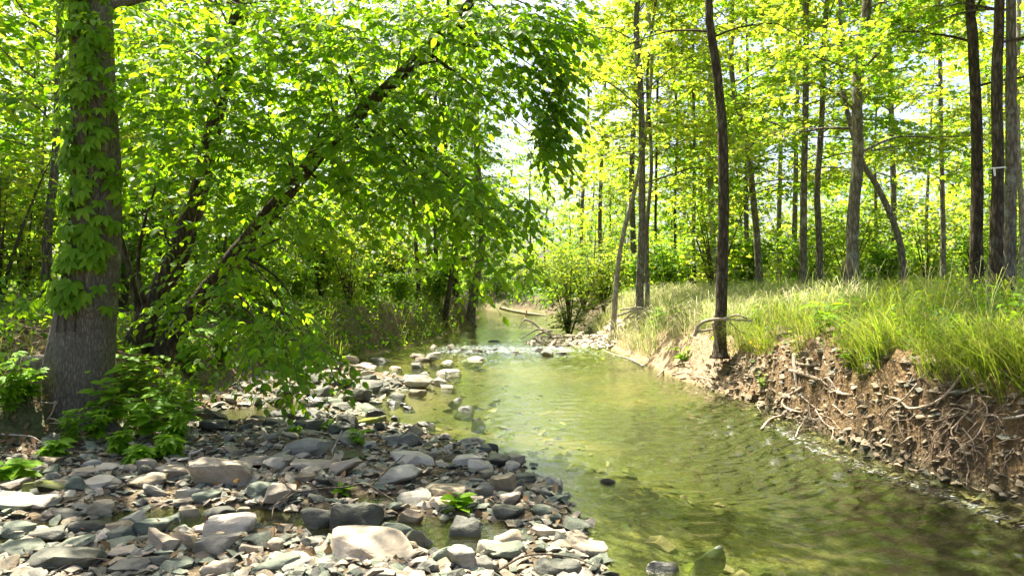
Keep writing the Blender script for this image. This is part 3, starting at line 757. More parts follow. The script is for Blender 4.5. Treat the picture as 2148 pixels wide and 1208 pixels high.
# smaller loose stones, packed between the traced ones
rng = np.random.default_rng(77)
tmpl = {t: [rock_mesh('loose_stone', 100 + i * 13 + len(t), (1, rng.uniform(.6, .9), rng.uniform(.32, .6)), M_STONE[t], 1) for i in range(5)] for t in M_STONE}
FILL = [  # n, y range, x(y) limits, size range, tones, name, label, group
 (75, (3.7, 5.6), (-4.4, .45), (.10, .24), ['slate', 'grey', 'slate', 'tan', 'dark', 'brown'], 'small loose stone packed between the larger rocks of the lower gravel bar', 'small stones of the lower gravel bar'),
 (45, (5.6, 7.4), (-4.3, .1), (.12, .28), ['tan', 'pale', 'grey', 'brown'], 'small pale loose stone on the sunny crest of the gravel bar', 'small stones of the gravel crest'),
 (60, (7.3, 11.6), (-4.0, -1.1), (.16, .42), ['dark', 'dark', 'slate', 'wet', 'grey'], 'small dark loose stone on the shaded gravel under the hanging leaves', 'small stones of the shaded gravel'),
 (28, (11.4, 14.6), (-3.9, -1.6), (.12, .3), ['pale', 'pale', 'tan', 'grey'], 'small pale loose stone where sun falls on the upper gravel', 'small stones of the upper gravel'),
 (34, (18.6, 21.2), (.1, 2.9), (.14, .38), ['pale', 'pale', 'tan'], 'bleached cobble on the white gravel point across the stream', 'cobbles of the white gravel point'),
 (16, (14.5, 19.2), (-2.2, 1.2), (.12, .34), ['pale', 'pale', 'tan', 'grey'], 'small stone breaking the surface of the riffle', 'stones breaking the riffle'),
]
TONE = {'tan': 'tan', 'pale': 'pale', 'grey': 'grey', 'slate': 'green-grey', 'dark': 'dark', 'wet': 'black wet', 'brown': 'brown', 'moss': 'mossy', 'rust': 'rust-brown'}
for n, (y0, y1), (x0, x1), (s0, s1), tones, lab, grp in FILL:
    got = tries = 0
    while got < n and tries < 4000:
        tries += 1
        y = rng.uniform(y0, y1); x = rng.uniform(x0, x1)
        if abs(x) > y * .76: continue
        s = s0 + (s1 - s0) * rng.random() ** 1.8
        g = float(H(x, y))
        if 'riffle' in grp:
            if g < -.22: continue
        elif g < -.05 or x > xg_f(y) + .1 and 'point' not in grp or x < xl_f(y) + .1: continue
        if any((x - a) ** 2 + (y - b) ** 2 < (r * .62 + s * .42) ** 2 for a, b, r in placed): continue
        t = tones[int(rng.integers(len(tones)))]
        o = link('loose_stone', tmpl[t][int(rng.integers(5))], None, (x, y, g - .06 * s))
        if 'riffle' in grp: o.location.z = -.12 * s; s *= 1.2
        o.scale = (s, s * rng.uniform(.8, 1.1), s * rng.uniform(.8, 1.25))
        o.rotation_euler = (rng.uniform(-.25, .25), rng.uniform(-.25, .25), rng.uniform(0, 6.28))
        tag(o, TONE[t] + ' ' + lab.replace('small pale ', 'small ').replace('small dark ', 'small ').replace('bleached ', ''), 'stone', grp); placed.append((x, y, s * .5)); got += 1

# gravel too small and too many to pick apart
def pebble_field(name, n, yr, xr_, sr, mats, seed, label, cond):
    r = np.random.default_rng(seed)
    y = yr[0] + (yr[1] - yr[0]) * r.random(n) ** 1.5; x = r.uniform(xr_[0], xr_[1], n)
    ok = (np.abs(x) < y * .8 + .3) & cond(x, y)
    x, y = x[ok], y[ok]; n = len(x); z = H(x, y)
    s = sr[0] + (sr[1] - sr[0]) * r.random(n) ** 2.5
    b = np.array([[1, 0, 0], [-1, 0, 0], [0, 1, 0], [0, -1, 0], [0, 0, 1], [0, 0, -1], [.62, .62, .45], [-.62, .6, .45], [.6, -.62, .45], [-.62, -.6, .45]], float)
    f = np.array([[0, 6, 8], [6, 4, 8], [6, 7, 4], [7, 9, 4], [9, 8, 4], [0, 2, 6], [2, 7, 6], [2, 1, 7], [1, 9, 7], [1, 3, 9], [3, 8, 9], [3, 0, 8], [0, 5, 2], [2, 5, 1], [1, 5, 3], [3, 5, 0]])
    V = b[None] * (1 + r.uniform(-.28, .28, (n, 10, 3))) * (s[:, None, None] * np.stack([r.uniform(.7, 1.2, n), r.uniform(.6, 1, n), r.uniform(.3, .6, n)], -1)[:, None, :])
    a = r.uniform(0, 6.28, n); ca, sa = np.cos(a)[:, None], np.sin(a)[:, None]
    tx, ty = r.normal(0, .3, n)[:, None], r.normal(0, .3, n)[:, None]
    X = V[..., 0] * ca - V[..., 1] * sa; Yy = V[..., 0] * sa + V[..., 1] * ca; Z = V[..., 2] + X * tx + Yy * ty
    W = np.stack([X + x[:, None], Yy + y[:, None], Z + z[:, None] + s[:, None] * .1], -1)
    F = (f[None] + (np.arange(n) * 10)[:, None, None]).reshape(-1, 3)
    mi = np.repeat(r.integers(0, len(mats), n), len(f))
    o = link(name, mesh_np(name, W.reshape(-1, 3), [F], [M_STONE[t] for t in mats], mi, False))
    return tag(o, label, None, None, 'stuff')
pebble_field('gravel', 13000, (3.6, 12), (-5, .6), (.014, .075), ['slate', 'grey', 'slate', 'brown', 'tan', 'dark', 'tan'], 1, 'small gravel filling the gaps between the stones of the bar', lambda x, y: (x < xg_f(y) + .1) & (x > xl_f(y) - .1) & (H(x, y) > -.02))
pebble_field('gravel', 2600, (17.8, 22), (-.2, 3.2), (.03, .12), ['pale', 'pale', 'tan'], 2, 'bleached gravel of the point across the stream', lambda x, y: H(x, y) > -.03)
pebble_field('gravel', 700, (3.6, 16), (-2, 3.6), (.03, .11), ['moss', 'moss', 'brown', 'rust'], 3, 'cobbles and gravel of the stream bed under water', lambda x, y: (H(x, y) < -.05) & (x < xg_f(y) + .5 * (xr_f(y) - xg_f(y))) & (x > xg_f(y)))
pebble_field('gravel', 7000, (4.4, 11.5), (2.8, 4.4), (.012, .065), ['rust', 'brown', 'rust', 'brown', 'dark'], 4, 'stony crumbs washed out of the clay bank', lambda x, y: (x > xr_f(y) - .15) & (x < xr_f(y) + .45))

# ------------------------------------------------------------------ stones set in the cut bank (pieces of the ground)
rng = np.random.default_rng(31)
btm = [rock_mesh('bank_stone', 700 + i, (1, rng.uniform(.5, .8), rng.uniform(.22, .45)), M_STONE[['rust', 'brown', 'rust', 'brown', 'tan'][i % 5]], 1, .6, 12) for i in range(10)]
for k in range(300):
    y = 4.7 + 6.5 * rng.random() ** 1.4
    d = rng.uniform(.0, .42)
    x = xr_f(y) + .18 * float(fbm(0, y, .9, 3, 3)) + d
    s = rng.uniform(.07, .2) * (1.15 if k < 60 else .75)
    o = link('bank_stone', btm[int(rng.integers(10))], ground, (x + .1 * s, y, float(H(x, y)) - .16 * s))
    o.scale = (s, s, s * rng.uniform(.7, 1.1)); o.rotation_euler = (rng.uniform(-.25, .25), rng.uniform(-.3, .1), rng.uniform(0, 6.28))

# ------------------------------------------------------------------ trees: builders
def bark_tube(P, R, sides, rng, bump=.03, ridges=0.0):
    V, F = tube(P, R, sides, bump, rng)
    return V, F

def wood(name, P, R, mat, parent, sides=8, seed=0, n=None, bump=.025):
    r = np.random.default_rng(seed)
    P = np.asarray(P, float)
    n = n or max(4, len(P) * 4)
    Q = smooth_path(np.hstack([P, np.asarray(R, float)[:, None]]), n)
    V, F = tube(Q[:, :3], np.maximum(Q[:, 3], .002), sides, bump, r)
    return link(name, mesh_np(name, V, F, [mat]), parent), Q

def grow_branch(r, p0, az, L, r0, elev, sub=5, sprays=None, droop=.35, sublen=.45):
    """one arching limb with side shoots; appends (point, direction) spray seeds"""
    h = np.array([math.cos(az), math.sin(az), 0.0])
    pts = []
    bend = r.normal(0, .25)
    for t in np.linspace(0, 1, 6):
        side = np.array([-h[1], h[0], 0]) * bend * L * t * t
        pts.append(p0 + h * L * t * math.cos(elev) + side + np.array([0, 0, 1]) * L * (math.sin(elev) * t - droop * t * t) + r.normal(0, .03 * L, 3) * t)
    pts = np.array(pts)
    mb = MB()
    Q = smooth_path(pts, 9)
    V, F = tube(Q, np.linspace(r0, r0 * .22, 9), 6, .04, r); mb.add(V, F)
    for s in range(sub):
        t = .25 + .7 * (s + r.random()) / sub
        i = min(int(t * 8), 7); b0 = Q[i]
        d = nrm(Q[i + 1] - Q[i])
        sd = np.cross(d, [0, 0, 1.0]) * (1 if s % 2 else -1)
        l2 = L * sublen * r.uniform(.6, 1.1) * (1.15 - .5 * t)
        dd = nrm(d * .7 + sd * .8 + np.array([0, 0, r.uniform(-.15, .35)]))
        Q2 = smooth_path(np.array([b0, b0 + dd * l2 * .5 + r.normal(0, .05 * l2, 3), b0 + dd * l2 - np.array([0, 0, .12 * l2])]), 5)
        V, F = tube(Q2, np.linspace(r0 * .42 * (1.1 - t * .6), r0 * .1, 5), 4, 0, r); mb.add(V, F)
        for q in range(1, 5):
            for _ in range(2 if q > 1 else 1):
                sprays.append((Q2[q] + r.normal(0, .04 * L, 3), nrm(dd + r.normal(0, .6, 3) * np.array([1, 1, .45]))))
    for q in range(3, 9):
        sprays.append((Q[q], nrm(nrm(Q[q] - Q[q - 1]) + r.normal(0, .55, 3) * np.array([1, 1, .4]))))
    return mb

def crown_mesh(name, r, sprays, nleaf, tw, size, mat, T, twigs=True, droop=.2, leaf_droop=.3, tilt=.4, twig_r=.004, extra=None):
    C = np.array([s[0] for s in sprays]); D = np.array([s[1] for s in sprays])
    P, d, up, sz, (A, B, E) = spray_leaves(r, C, D, nleaf, tw, size, droop, leaf_droop, tilt)
    mb = extra or MB()
    V, F = emit_leaves(T, P, d, up, sz); mb.add(V, F, 0)
    if twigs:
        V, F = thin_tubes(A, B, E, twig_r, twig_r * .4); mb.add(V, F, 1)
    return mb.mesh(name, [mat, M_TWIG])

def make_tree(name, label, group, pts, rad, bark, leaf, seed, crown_z, top=None, nb=14, L=2.6, size=.13, nleaf=6, tw=.5, T=LEAF_LOBED, sides=12, joined=False, density=1, cat='tree', elev=(.1, .7), trunk_bump=.03, twigs=True):
    r = np.random.default_rng(seed)
    pts = np.asarray(pts, float)
    t = empty(name, tuple(pts[0]), label, cat, group)
    tr, Q = wood('trunk', pts, rad, bark, t, sides, seed, max(10, len(pts) * 5), trunk_bump)
    sprays = []
    z0, z1 = crown_z
    zs = Q[:, 2]
    allb = MB()
    for k in range(nb):
        z = z0 + (z1 - z0) * (k + r.random()) / nb
        i = int(np.clip(np.argmin(np.abs(zs - z)), 1, len(Q) - 1))
        az = k * 2.4 + r.normal(0, .4)
        f = (z - z0) / max(z1 - z0, .1)
        l = L * r.uniform(.65, 1.15) * (1.05 - .5 * f)
        mbb = grow_branch(r, Q[i, :3], az, l, max(.3 * Q[i, 3], .012), r.uniform(*elev) + .35 * f, 4, sprays)
        if joined:
            allb.add(np.concatenate(mbb.V), mbb.F, 1)
        else:
            link('branch', mbb.mesh('branch', [bark]), t)
    if density < 1:
        sprays = [s for s in sprays if r.random() < density]
    me = crown_mesh('crown', r, sprays, nleaf, tw, size, leaf, T, twigs, extra=allb if joined else None)
    if joined: me.materials[1] = bark
    link('crown', me, t)
    return t

# ------------------------------------------------------------------ the big vine-clad trunk
def pxs(lst): return np.array([px(u, v, Y) for u, v, Y in lst])
rng = np.random.default_rng(8)
ptsA = pxs([(157, 905, 7.35), (160, 850, 7.4), (166, 760, 7.42), (182, 650, 7.45), (200, 500, 7.45), (202, 350, 7.5), (196, 180, 7.5), (190, 0, 7.55), (184, -250, 7.6), (200, -700, 7.7), (230, -1200, 8.0)])
radA = np.array([.32, .305, .325, .295, .25, .23, .215, .205, .185, .16, .12])
treeA = empty('vine_clad_tree', tuple(ptsA[0]), 'stout grey-brown tree trunk wrapped in creeper at the edge of the gravel', 'tree')
n_, s_ = 220, 72
Q = smooth_path(np.hstack([ptsA, radA[:, None]]), n_)
V, F = tube(Q[:, :3], Q[:, 3], s_)
body = V[:n_ * s_].reshape(n_, s_, 3)
ang = np.linspace(0, 2 * math.pi, s_, endpoint=False)
zz = Q[:, 2]
cA = np.cos(ang)[None, :]; sA = np.sin(ang)[None, :]
rid = vnoise(np.round(ang * 12, 3)[None, :] * np.ones((n_, 1)) + .8 * vnoise(zz[:, None] * 1.0, ang[None, :] * 0, 2, 4), zz[:, None] * np.ones((1, s_)), 1.6, 12)
lump = fbm(cA * 2 + zz[:, None] * .6, sA * 2 + zz[:, None], 1.0, 3, 13)
flare = np.exp(-np.clip(zz + .05, 0, 9) / .22)[:, None] * (.25 + .35 * np.maximum(0, np.cos(ang * 4 + .7))[None, :])
fac = 1 + .045 * (rid - .5) + .14 * lump + flare * .4
body = Q[:, None, :3] + (body - Q[:, None, :3]) * fac[:, :, None]
V[:n_ * s_] = body.reshape(-1, 3)
link('trunk', mesh_np('trunk', V, F, [M_BARK_BIG]), treeA)
# buttress root running off to the side, and small roots
for pts, rr in (([(120, 770, 7.45), (60, 775, 7.35), (-20, 770, 7.3), (-140, 760, 7.4), (-300, 770, 7.6)], [.17, .15, .14, .13, .10]),
                ([(150, 880, 7.3), (90, 905, 7.1), (20, 915, 6.95), (-60, 930, 6.9)], [.15, .10, .07, .03]),
                ([(205, 870, 7.25), (240, 900, 7.0), (270, 930, 6.85)], [.10, .06, .02])):
    wood('root', pxs(pts), rr, M_BARK_BIG, treeA, 14, 3, 20, .04)
# its own high crown, above the picture, that throws the dappled shade
sp = []
rA = np.random.default_rng(18)
for k in range(9):
    i = int(150 + k * 7)
    b = grow_branch(rA, Q[min(i, n_ - 1), :3], k * 2.4 + .4, rA.uniform(1.8, 3.0), .06, rA.uniform(.2, .7), 4, sp)
    link('branch', b.mesh('branch', [M_BARK_BIG]), treeA)
link('crown', crown_mesh('crown', rA, sp, 6, .5, .14, M_LEAF_NEAR, LEAF_MID), treeA)

# creeper on it: five-fingered leaves, each one an object
def palm_leaf(seed):
    r = np.random.default_rng(seed); mb = MB()
    for k, a in enumerate((-1.35, -.68, 0, .68, 1.35)):
        d = np.array([[math.sin(a), math.cos(a), -.10 - .12 * r.random()]])
        s = (1.0, .92, .7)[abs(k - 2)] if False else {2: 1.0, 1: .9, 3: .9, 0: .66, 4: .66}[k]
        V, F = emit_leaves((LEAF_NEAR[0] * np.array([.74, 1, 1]), LEAF_NEAR[1]), np.array([[0, 0, 0.]]) + d * .06, d, np.array([[r.normal(0, .15), r.normal(0, .15), 1.0]]), [s * r.uniform(.9, 1.08)])
        mb.add(V, F)
    return mb.mesh('leaf', [M_LEAF_CREEPER])
palms = [palm_leaf(i) for i in range(6)]
creeper = empty('creeper_vine', tuple(ptsA[3]), 'five-leaved creeper climbing the stout trunk above its bare foot', 'vine')
from mathutils import Matrix
def leaf_frame(d, nv):
    d = Vector(d).normalized(); x = d.cross(Vector(nv)).normalized(); z = x.cross(d)
    return Matrix((x, d, z)).transposed().to_quaternion()
rng = np.random.default_rng(12)
for k in range(300):
    v = rng.uniform(-60, 640) if k > 30 else rng.uniform(470, 660)
    i = int(np.argmin(np.abs((CV - (Q[:, 2] - CAM_H) * FPX / Q[:, 1]) - v)))
    a = rng.normal(-.05, .78)                                       # 0 = facing the camera
    if v > 560: a = rng.normal(-.35, .8)
    nv = np.array([math.sin(a), -math.cos(a), .25 * rng.random()])
    p = Q[i, :3] + nv * (Q[i, 3] * 1.02 + rng.uniform(.01, .11))
    d = np.array([rng.normal(0, .45), -.15, -1.0]) + nv * rng.uniform(.1, .6)
    nn = nv + np.array([rng.normal(0, .3), 0, rng.uniform(.2, .8)])
    o = link('leaf', palms[k % 6], creeper, tuple(p - ptsA[3]))
    o.rotation_mode = 'QUATERNION'; o.rotation_quaternion = leaf_frame(d, nn)
    s = rng.uniform(.115, .185); o.scale = (s, s, s)
for k in range(3):
    a0 = -.5 + .5 * k; P = []
    for i in range(30, 150, 8):
        a = a0 + .25 * math.sin(i * .07 + k); nv = np.array([math.sin(a), -math.cos(a), 0])
        P.append(Q[i + 28, :3] + nv * Q[i + 28, 3] * 1.05)
    wood('stem', np.array(P), np.linspace(.010, .006, len(P)), M_TWIG, creeper, 5, k, 60)

# ------------------------------------------------------------------ the leaning two-stemmed tree whose leaves hang over the stream
B_pts = pxs([(285, 735, 8.7), (318, 650, 8.75), (365, 545, 8.8), (415, 410, 8.8), (440, 300, 8.8), (468, 180, 8.7), (492, 60, 8.6), (505, -80, 8.6), (520, -400, 8.5)])
C_pts = pxs([(330, 760, 8.75), (385, 680, 8.8), (445, 600, 8.75), (520, 505, 8.6), (605, 400, 8.4), (690, 300, 8.2), (780, 215, 8.0), (870, 130, 7.8), (945, 55, 7.65), (1015, -30, 7.5), (1100, -140, 7.4), (1240, -260, 7.5), (1390, -360, 7.7)])
treeB = empty('leaning_tree', tuple(B_pts[0]), 'two-stemmed tree leaning over the stream behind the vine-clad trunk, hung with green leaves', 'tree')
_, QB = wood('trunk', B_pts, [.17, .145, .135, .12, .105, .09, .08, .07, .05], M_BARK_DARK, treeB, 14, 1, 60, .035)
_, QC = wood('trunk', C_pts, [.16, .14, .125, .11, .10, .09, .08, .07, .06, .05, .045, .035, .02], M_BARK_DARK, treeB, 14, 2, 80, .035)
for pts, rr in (([(300, 690, 8.7), (275, 580, 8.6), (255, 500, 8.5), (235, 380, 8.4)], [.045, .04, .03, .015]),
                ([(310, 660, 8.6), (290, 570, 8.4), (300, 480, 8.3), (330, 380, 8.2)], [.03, .025, .02, .01]),
                ([(360, 600, 8.7), (400, 520, 8.5), (420, 430, 8.4), (460, 330, 8.2)], [.035, .03, .02, .01]),
                ([(400, 650, 8.6), (470, 560, 8.3), (540, 520, 8.1), (640, 480, 8.0)], [.04, .03, .02, .01]),
                ([(620, 385, 8.4), (610, 320, 8.2), (615, 250, 8.2)], [.03, .02, .01]), ([(625, 380, 8.4), (650, 320, 8.3), (690, 240, 8.3)], [.03, .02, .01])):
    wood('branch', pxs(pts), rr, M_BARK_DARK, treeB, 7, 5, 16)
# leafy masses: centre u, v, spread u, v, distance, spread in distance, sprays
BLOBS = [(330, 90, 150, 90, 8.0, .5, 70), (440, 190, 130, 90, 7.9, .5, 60), (300, 260, 90, 90, 8.3, .4, 35), (560, 90, 130, 90, 8.0, .5, 75), (700, 70, 120, 80, 7.8, .5, 75), (840, 70, 120, 70, 7.6, .5, 75),
         (960, 60, 90, 60, 7.5, .4, 55), (1060, 50, 70, 45, 7.3, .35, 38), (1065, 140, 55, 45, 7.3, .25, 22), (1135, 130, 22, 65, 7.2, .12, 24), (1130, 230, 22, 60, 7.15, .12, 24), (1127, 300, 18, 30, 7.15, .1, 12),
         (680, 180, 110, 60, 7.9, .4, 55), (560, 260, 120, 80, 8.0, .5, 60), (420, 330, 110, 80, 8.0, .4, 50), (500, 430, 110, 70, 8.0, .4, 50), (640, 360, 110, 60, 8.0, .4, 50), (770, 300, 110, 70, 7.7, .4, 60),
         (880, 240, 100, 70, 7.5, .4, 55), (970, 180, 70, 50, 7.4, .3, 32), (870, 370, 90, 60, 7.5, .4, 48), (970, 400, 80, 55, 7.4, .4, 42), (1035, 460, 55, 50, 7.3, .3, 34), (1010, 540, 70, 40, 7.3, .3, 30),
         (930, 460, 70, 40, 7.4, .3, 28), (760, 440, 110, 60, 7.7, .4, 50), (600, 480, 110, 45, 7.8, .4, 45), (480, 600, 80, 45, 7.8, .4, 34), (450, 540, 80, 60, 8.0, .4, 30),
         (540, 670, 90, 35, 7.6, .4, 34), (620, 700, 75, 40, 7.4, .35, 34), (560, 745, 80, 35, 7.4, .35, 30), (670, 745, 45, 28, 7.3, .25, 16), (450, 690, 60, 50, 8.1, .3, 22), (400, 620, 60, 50, 8.2, .3, 20),
         (600, 790, 40, 25, 7.3, .2, 10), (1150, 40, 38, 45, 7.25, .2, 26), (1146, 170, 20, 80, 7.2, .12, 14),
         (1000, -120, 120, 60, 7.4, .5, 18), (1180, -170, 120, 60, 7.3, .6, 22), (850, -150, 120, 60, 7.7, .5, 18), (1330, -230, 110, 60, 7.3, .6, 34), (1080, -290, 130, 60, 7.3, .6, 34), (1410, -310, 110, 60, 7.6, .6, 44), (1250, -240, 100, 60, 7.5, .5, 36), (1470, -430, 120, 70, 8.0, .7, 44), (1560, -330, 90, 60, 7.6, .5, 30), (1280, -380, 120, 60, 7.4, .6, 34), (680, -140, 110, 60, 8, .5, 14), (480, -150, 120, 60, 8.2, .5, 14), (900, -330, 130, 60, 7.6, .6, 14), (350, 480, 70, 70, 8.2, .4, 26), (280, 430, 60, 80, 8.6, .3, 22)]
r = np.random.default_rng(44)
allQ = np.vstack([QB[:, :3], QC[:, :3]])
S0, S1 = [], []
for bi, (u, v, du, dv, Y, dY, n) in enumerate(BLOBS):
    c = px(u, v, Y)
    src = allQ[np.argmin(np.linalg.norm(allQ - (c - np.array([.35, 0, .2])), axis=1))]
    mid = (src + c) / 2 + np.array([0, 0, .12]) + r.normal(0, .08, 3)
    Lb = np.linalg.norm(c - src)
    if Lb > .25:
        wood('branch', np.array([src, mid, c + np.array([0, 0, .05])]), [.012 + .008 * Lb, .010, .004], M_BARK_DARK, treeB, 6, bi, 12)
    for k in range(int(n * (1.65 if v < 430 else .7))):
        q = px(u + r.normal(0, du * .55), v + r.normal(0, dv * .55), Y + r.normal(0, dY))
        out_ = nrm((q - c) * np.array([1, 1, .4]) + (c - src) * .25 + r.normal(0, .12, 3))
        dr = np.array([out_[0], out_[1] - .15, out_[2] * .5 - .12])
        S0.append(q); S1.append(nrm(dr))
S0 = np.array(S0); S1 = np.array(S1)
P, d, up, sz, (A, B, E) = spray_leaves(r, S0, S1, 8, .42, .114, .28, .55, .55)
up = up + np.array([0, -.35, 0])
mb = MB()
# the leaves that show largest are objects of their own
near_i = np.argsort(P[:, 1])[:3000]
pick = np.random.default_rng(2).choice(near_i, 300, replace=False)
rest = np.setdiff1d(np.arange(len(P)), pick)
V, F = emit_leaves(LEAF_NEAR, P[rest], d[rest], up[rest], sz[rest]); mb.add(V, F, 0)
V, F = thin_tubes(A, B, E, .0048, .0018); mb.add(V, F, 1)
cr = link('crown', mb.mesh('crown', [M_LEAF_NEAR, M_TWIG]), treeB); cr['kind'] = 'stuff'
V, F = emit_leaves(LEAF_NEAR, np.zeros((1, 3)), np.array([[0, 1., 0]]), np.array([[0, 0, 1.]]), [1.0])
leaf1 = mesh_np('leaf', V, F, [M_LEAF_NEAR])
for k in pick:
    o = link('leaf', leaf1, treeB, tuple(P[k] - B_pts[0]))
    o.rotation_mode = 'QUATERNION'; o.rotation_quaternion = leaf_frame(d[k], up[k]); s = sz[k] * 1.05; o.scale = (s, s, s)

# ------------------------------------------------------------------ trees of the far bank that can be told apart
def up_path(lst, extra=()):
    """pixel path; Y is the distance; carried on upward out of the picture"""
    P = [px(*q) for q in lst]
    d = nrm(P[-1] - P[-2])
    d = nrm(d * np.array([.5, .5, 1]) + np.array([0, 0, .4]))
    for k in range(1, 4): P.append(P[len(lst) - 1] + d * 2.2 * k + np.array([.12 * math.sin(k * 2.1), .1 * k, 0]))
    return np.array(P)
def trunk_r(w_px, Y, n, taper=.62):
    r0 = w_px * Y / FPX / 2
    return np.linspace(r0, r0 * taper, n)
MAIN = [
 # name, label, pixel path (u, v, Y), width px at foot, bark, leaf, crown z-range, branches, length, seed
 ('bent_tree', 'dark slender tree with a kink near the top, roots bare over the bank', [(1510, 752, 10.9), (1511, 690, 10.95), (1514, 600, 11), (1517, 420, 11), (1514, 260, 11), (1503, 140, 11), (1490, 60, 11), (1487, 0, 11)], 28, M_BARK_DARK, M_LEAF_YELLOW, (5.2, 10.5), 10, 2.4, 1),
 ('bank_tree', 'tree with a dark hollow foot on a root mat above the sunny slope', [(1344, 648, 17), (1342, 600, 17), (1346, 480, 17), (1348, 340, 17), (1346, 200, 17), (1343, 40, 17)], 19, M_BARK_GREY, M_LEAF_YELLOW, (4.2, 12), 16, 3.2, 2),
 ('bank_tree', 'thin trunk standing close against the tree on the root mat', [(1358, 610, 17.6), (1357, 480, 17.6), (1360, 340, 17.6), (1366, 150, 17.6)], 10, M_BARK_GREY, M_LEAF_YELLOW, (4.6, 11), 10, 2.6, 3),
 ('pale_leaning_tree', 'pale trunk leaning uphill on the sunny slope', [(1284, 640, 18.5), (1296, 560, 18.5), (1312, 480, 18.5), (1336, 380, 18.6), (1352, 260, 18.8)], 12, M_BARK_PALE, M_LEAF_YELLOW, (4.6, 10), 9, 2.4, 4),
 ('grey_tree', 'pale grey trunk half hidden behind the kinked dark tree', [(1497, 600, 24), (1495, 500, 24), (1492, 380, 24), (1494, 200, 24), (1490, 20, 24)], 14, M_BARK_PALE, M_LEAF_YELLOW, (5, 14), 14, 3.4, 5),
 ('leaning_forest_tree', 'trunk leaning back towards the kinked dark tree', [(1595, 590, 19), (1588, 500, 19), (1575, 400, 19), (1562, 300, 19), (1545, 180, 19), (1535, 30, 19)], 16, M_BARK_GREY, M_LEAF_LIME, (4.4, 13), 14, 3.0, 6),
 ('straight_tree', 'straight trunk first of a pair in the middle of the wood', [(1684, 606, 17), (1685, 500, 17), (1687, 350, 17), (1690, 150, 17), (1692, 0, 17)], 17, M_BARK_GREY, M_LEAF_YELLOW, (4.3, 12), 15, 3.0, 7),
 ('straight_tree', 'trunk with a crooked low limb, second of a pair in the middle of the wood', [(1717, 612, 17.5), (1719, 520, 17.5), (1720, 400, 17.5), (1728, 250, 17.5), (1735, 60, 17.5)], 16, M_BARK_GREY, M_LEAF_LIME, (4.6, 12), 13, 3.0, 8),
 ('broad_forest_tree', 'broad-footed grey-barked tree standing in tall grass', [(1786, 622, 12.6), (1788, 560, 12.6), (1792, 470, 12.6), (1798, 330, 12.6), (1806, 180, 12.6), (1816, 0, 12.6)], 30, M_BARK_GREY, M_LEAF_YELLOW, (3.9, 10), 15, 3.0, 9),
 ('slanting_tree', 'slanting trunk leaning towards the broad-footed tree', [(1898, 590, 14.5), (1890, 520, 14.5), (1872, 450, 14.5), (1842, 390, 14.5), (1812, 340, 14.6), (1780, 250, 14.7), (1765, 150, 14.8)], 15, M_BARK_GREY, M_LEAF_LIME, (4.3, 9), 11, 2.6, 10),
 ('straight_tree', 'thin straight trunk between the slanting tree and the dark pair', [(1978, 600, 20), (1978, 460, 20), (1974, 300, 20), (1968, 120, 20), (1966, 0, 20)], 11, M_BARK_GREY, M_LEAF_YELLOW, (4.2, 12), 14, 3.0, 11),
 ('dark_forest_tree', 'dark straight trunk standing beside the double trunk', [(2050, 600, 10.6), (2048, 500, 10.6), (2050, 380, 10.6), (2046, 220, 10.6), (2038, 60, 10.6), (2034, 0, 10.6)], 28, M_BARK_DARK, M_LEAF_LIME, (4.7, 10), 11, 2.6, 12),
 ('double_tree', 'mossy dark trunk of the double pair, tied with a white ribbon', [(2088, 620, 9.8), (2090, 500, 9.8), (2092, 360, 9.8), (2094, 180, 9.8), (2096, 0, 9.8)], 29, M_BARK_DARK, M_LEAF_LIME, (5, 10), 10, 2.4, 13),
 ('double_tree', 'lichen-spotted trunk of the double pair at its outer side', [(2114, 620, 10.0), (2118, 500, 10.0), (2120, 360, 10.0), (2122, 180, 10.0), (2122, 0, 10.0)], 28, M_BARK_GREY, M_LEAF_LIME, (5, 10), 10, 2.4, 14),
 ('edge_tree', 'lighter trunk just inside the picture edge beyond the double trunk', [(2143, 600, 14), (2143, 450, 14), (2140, 250, 14), (2142, 0, 14)], 12, M_BARK_PALE, M_LEAF_YELLOW, (4.5, 11), 12, 2.8, 15),
 ('slender_tree', 'slender trunk nearest the kinked dark tree on the stream side', [(1456, 604, 25), (1455, 480, 25), (1458, 330, 25), (1452, 100, 25)], 9, M_BARK_DARK, M_LEAF_YELLOW, (4.5, 13), 12, 3, 16),
 ('slender_tree', 'slender wavering trunk midway between the root mat and the kinked tree', [(1413, 604, 27), (1416, 500, 27), (1414, 400, 27), (1420, 250, 27), (1410, 100, 27)], 7, M_BARK_DARK, M_LEAF_YELLOW, (5, 13), 12, 3, 17),
 ('slender_tree', 'slender trunk just beyond the tree on the root mat', [(1376, 602, 26), (1375, 480, 26), (1378, 330, 26), (1384, 100, 26)], 7, M_BARK_DARK, M_LEAF_YELLOW, (5, 13), 12, 3, 18),
 ('streamside_tree', 'leaning trunk at the water edge where the far stream narrows', [(985, 684, 28), (992, 630, 28), (1003, 570, 28), (1010, 500, 28), (1004, 400, 28), (1000, 250, 28)], 20, M_BARK_GREY, M_LEAF_LIME, (4.5, 13), 16, 3.4, 19),
 ('streamside_tree', 'curved trunk rooted in the far cut bank', [(932, 690, 25), (936, 650, 25), (946, 590, 25), (952, 520, 25), (940, 420, 25), (930, 250, 25)], 14, M_BARK_DARK, M_LEAF_LIME, (4, 12), 14, 3, 20),
 ('streamside_tree', 'straight dark trunk behind the curved one on the far cut bank', [(916, 640, 26), (915, 560, 26), (912, 430, 26), (910, 250, 26)], 11, M_BARK_DARK, M_LEAF_LIME, (4, 12), 13, 3, 21),
 ('snag_tree', 'broken-limbed trunk above the root hollow of the far bank', [(878, 645, 22), (877, 580, 22), (874, 480, 22), (868, 350, 22), (864, 200, 22)], 10, M_BARK_DARK, M_LEAF_LIME, (4, 11), 12, 2.8, 22),
]
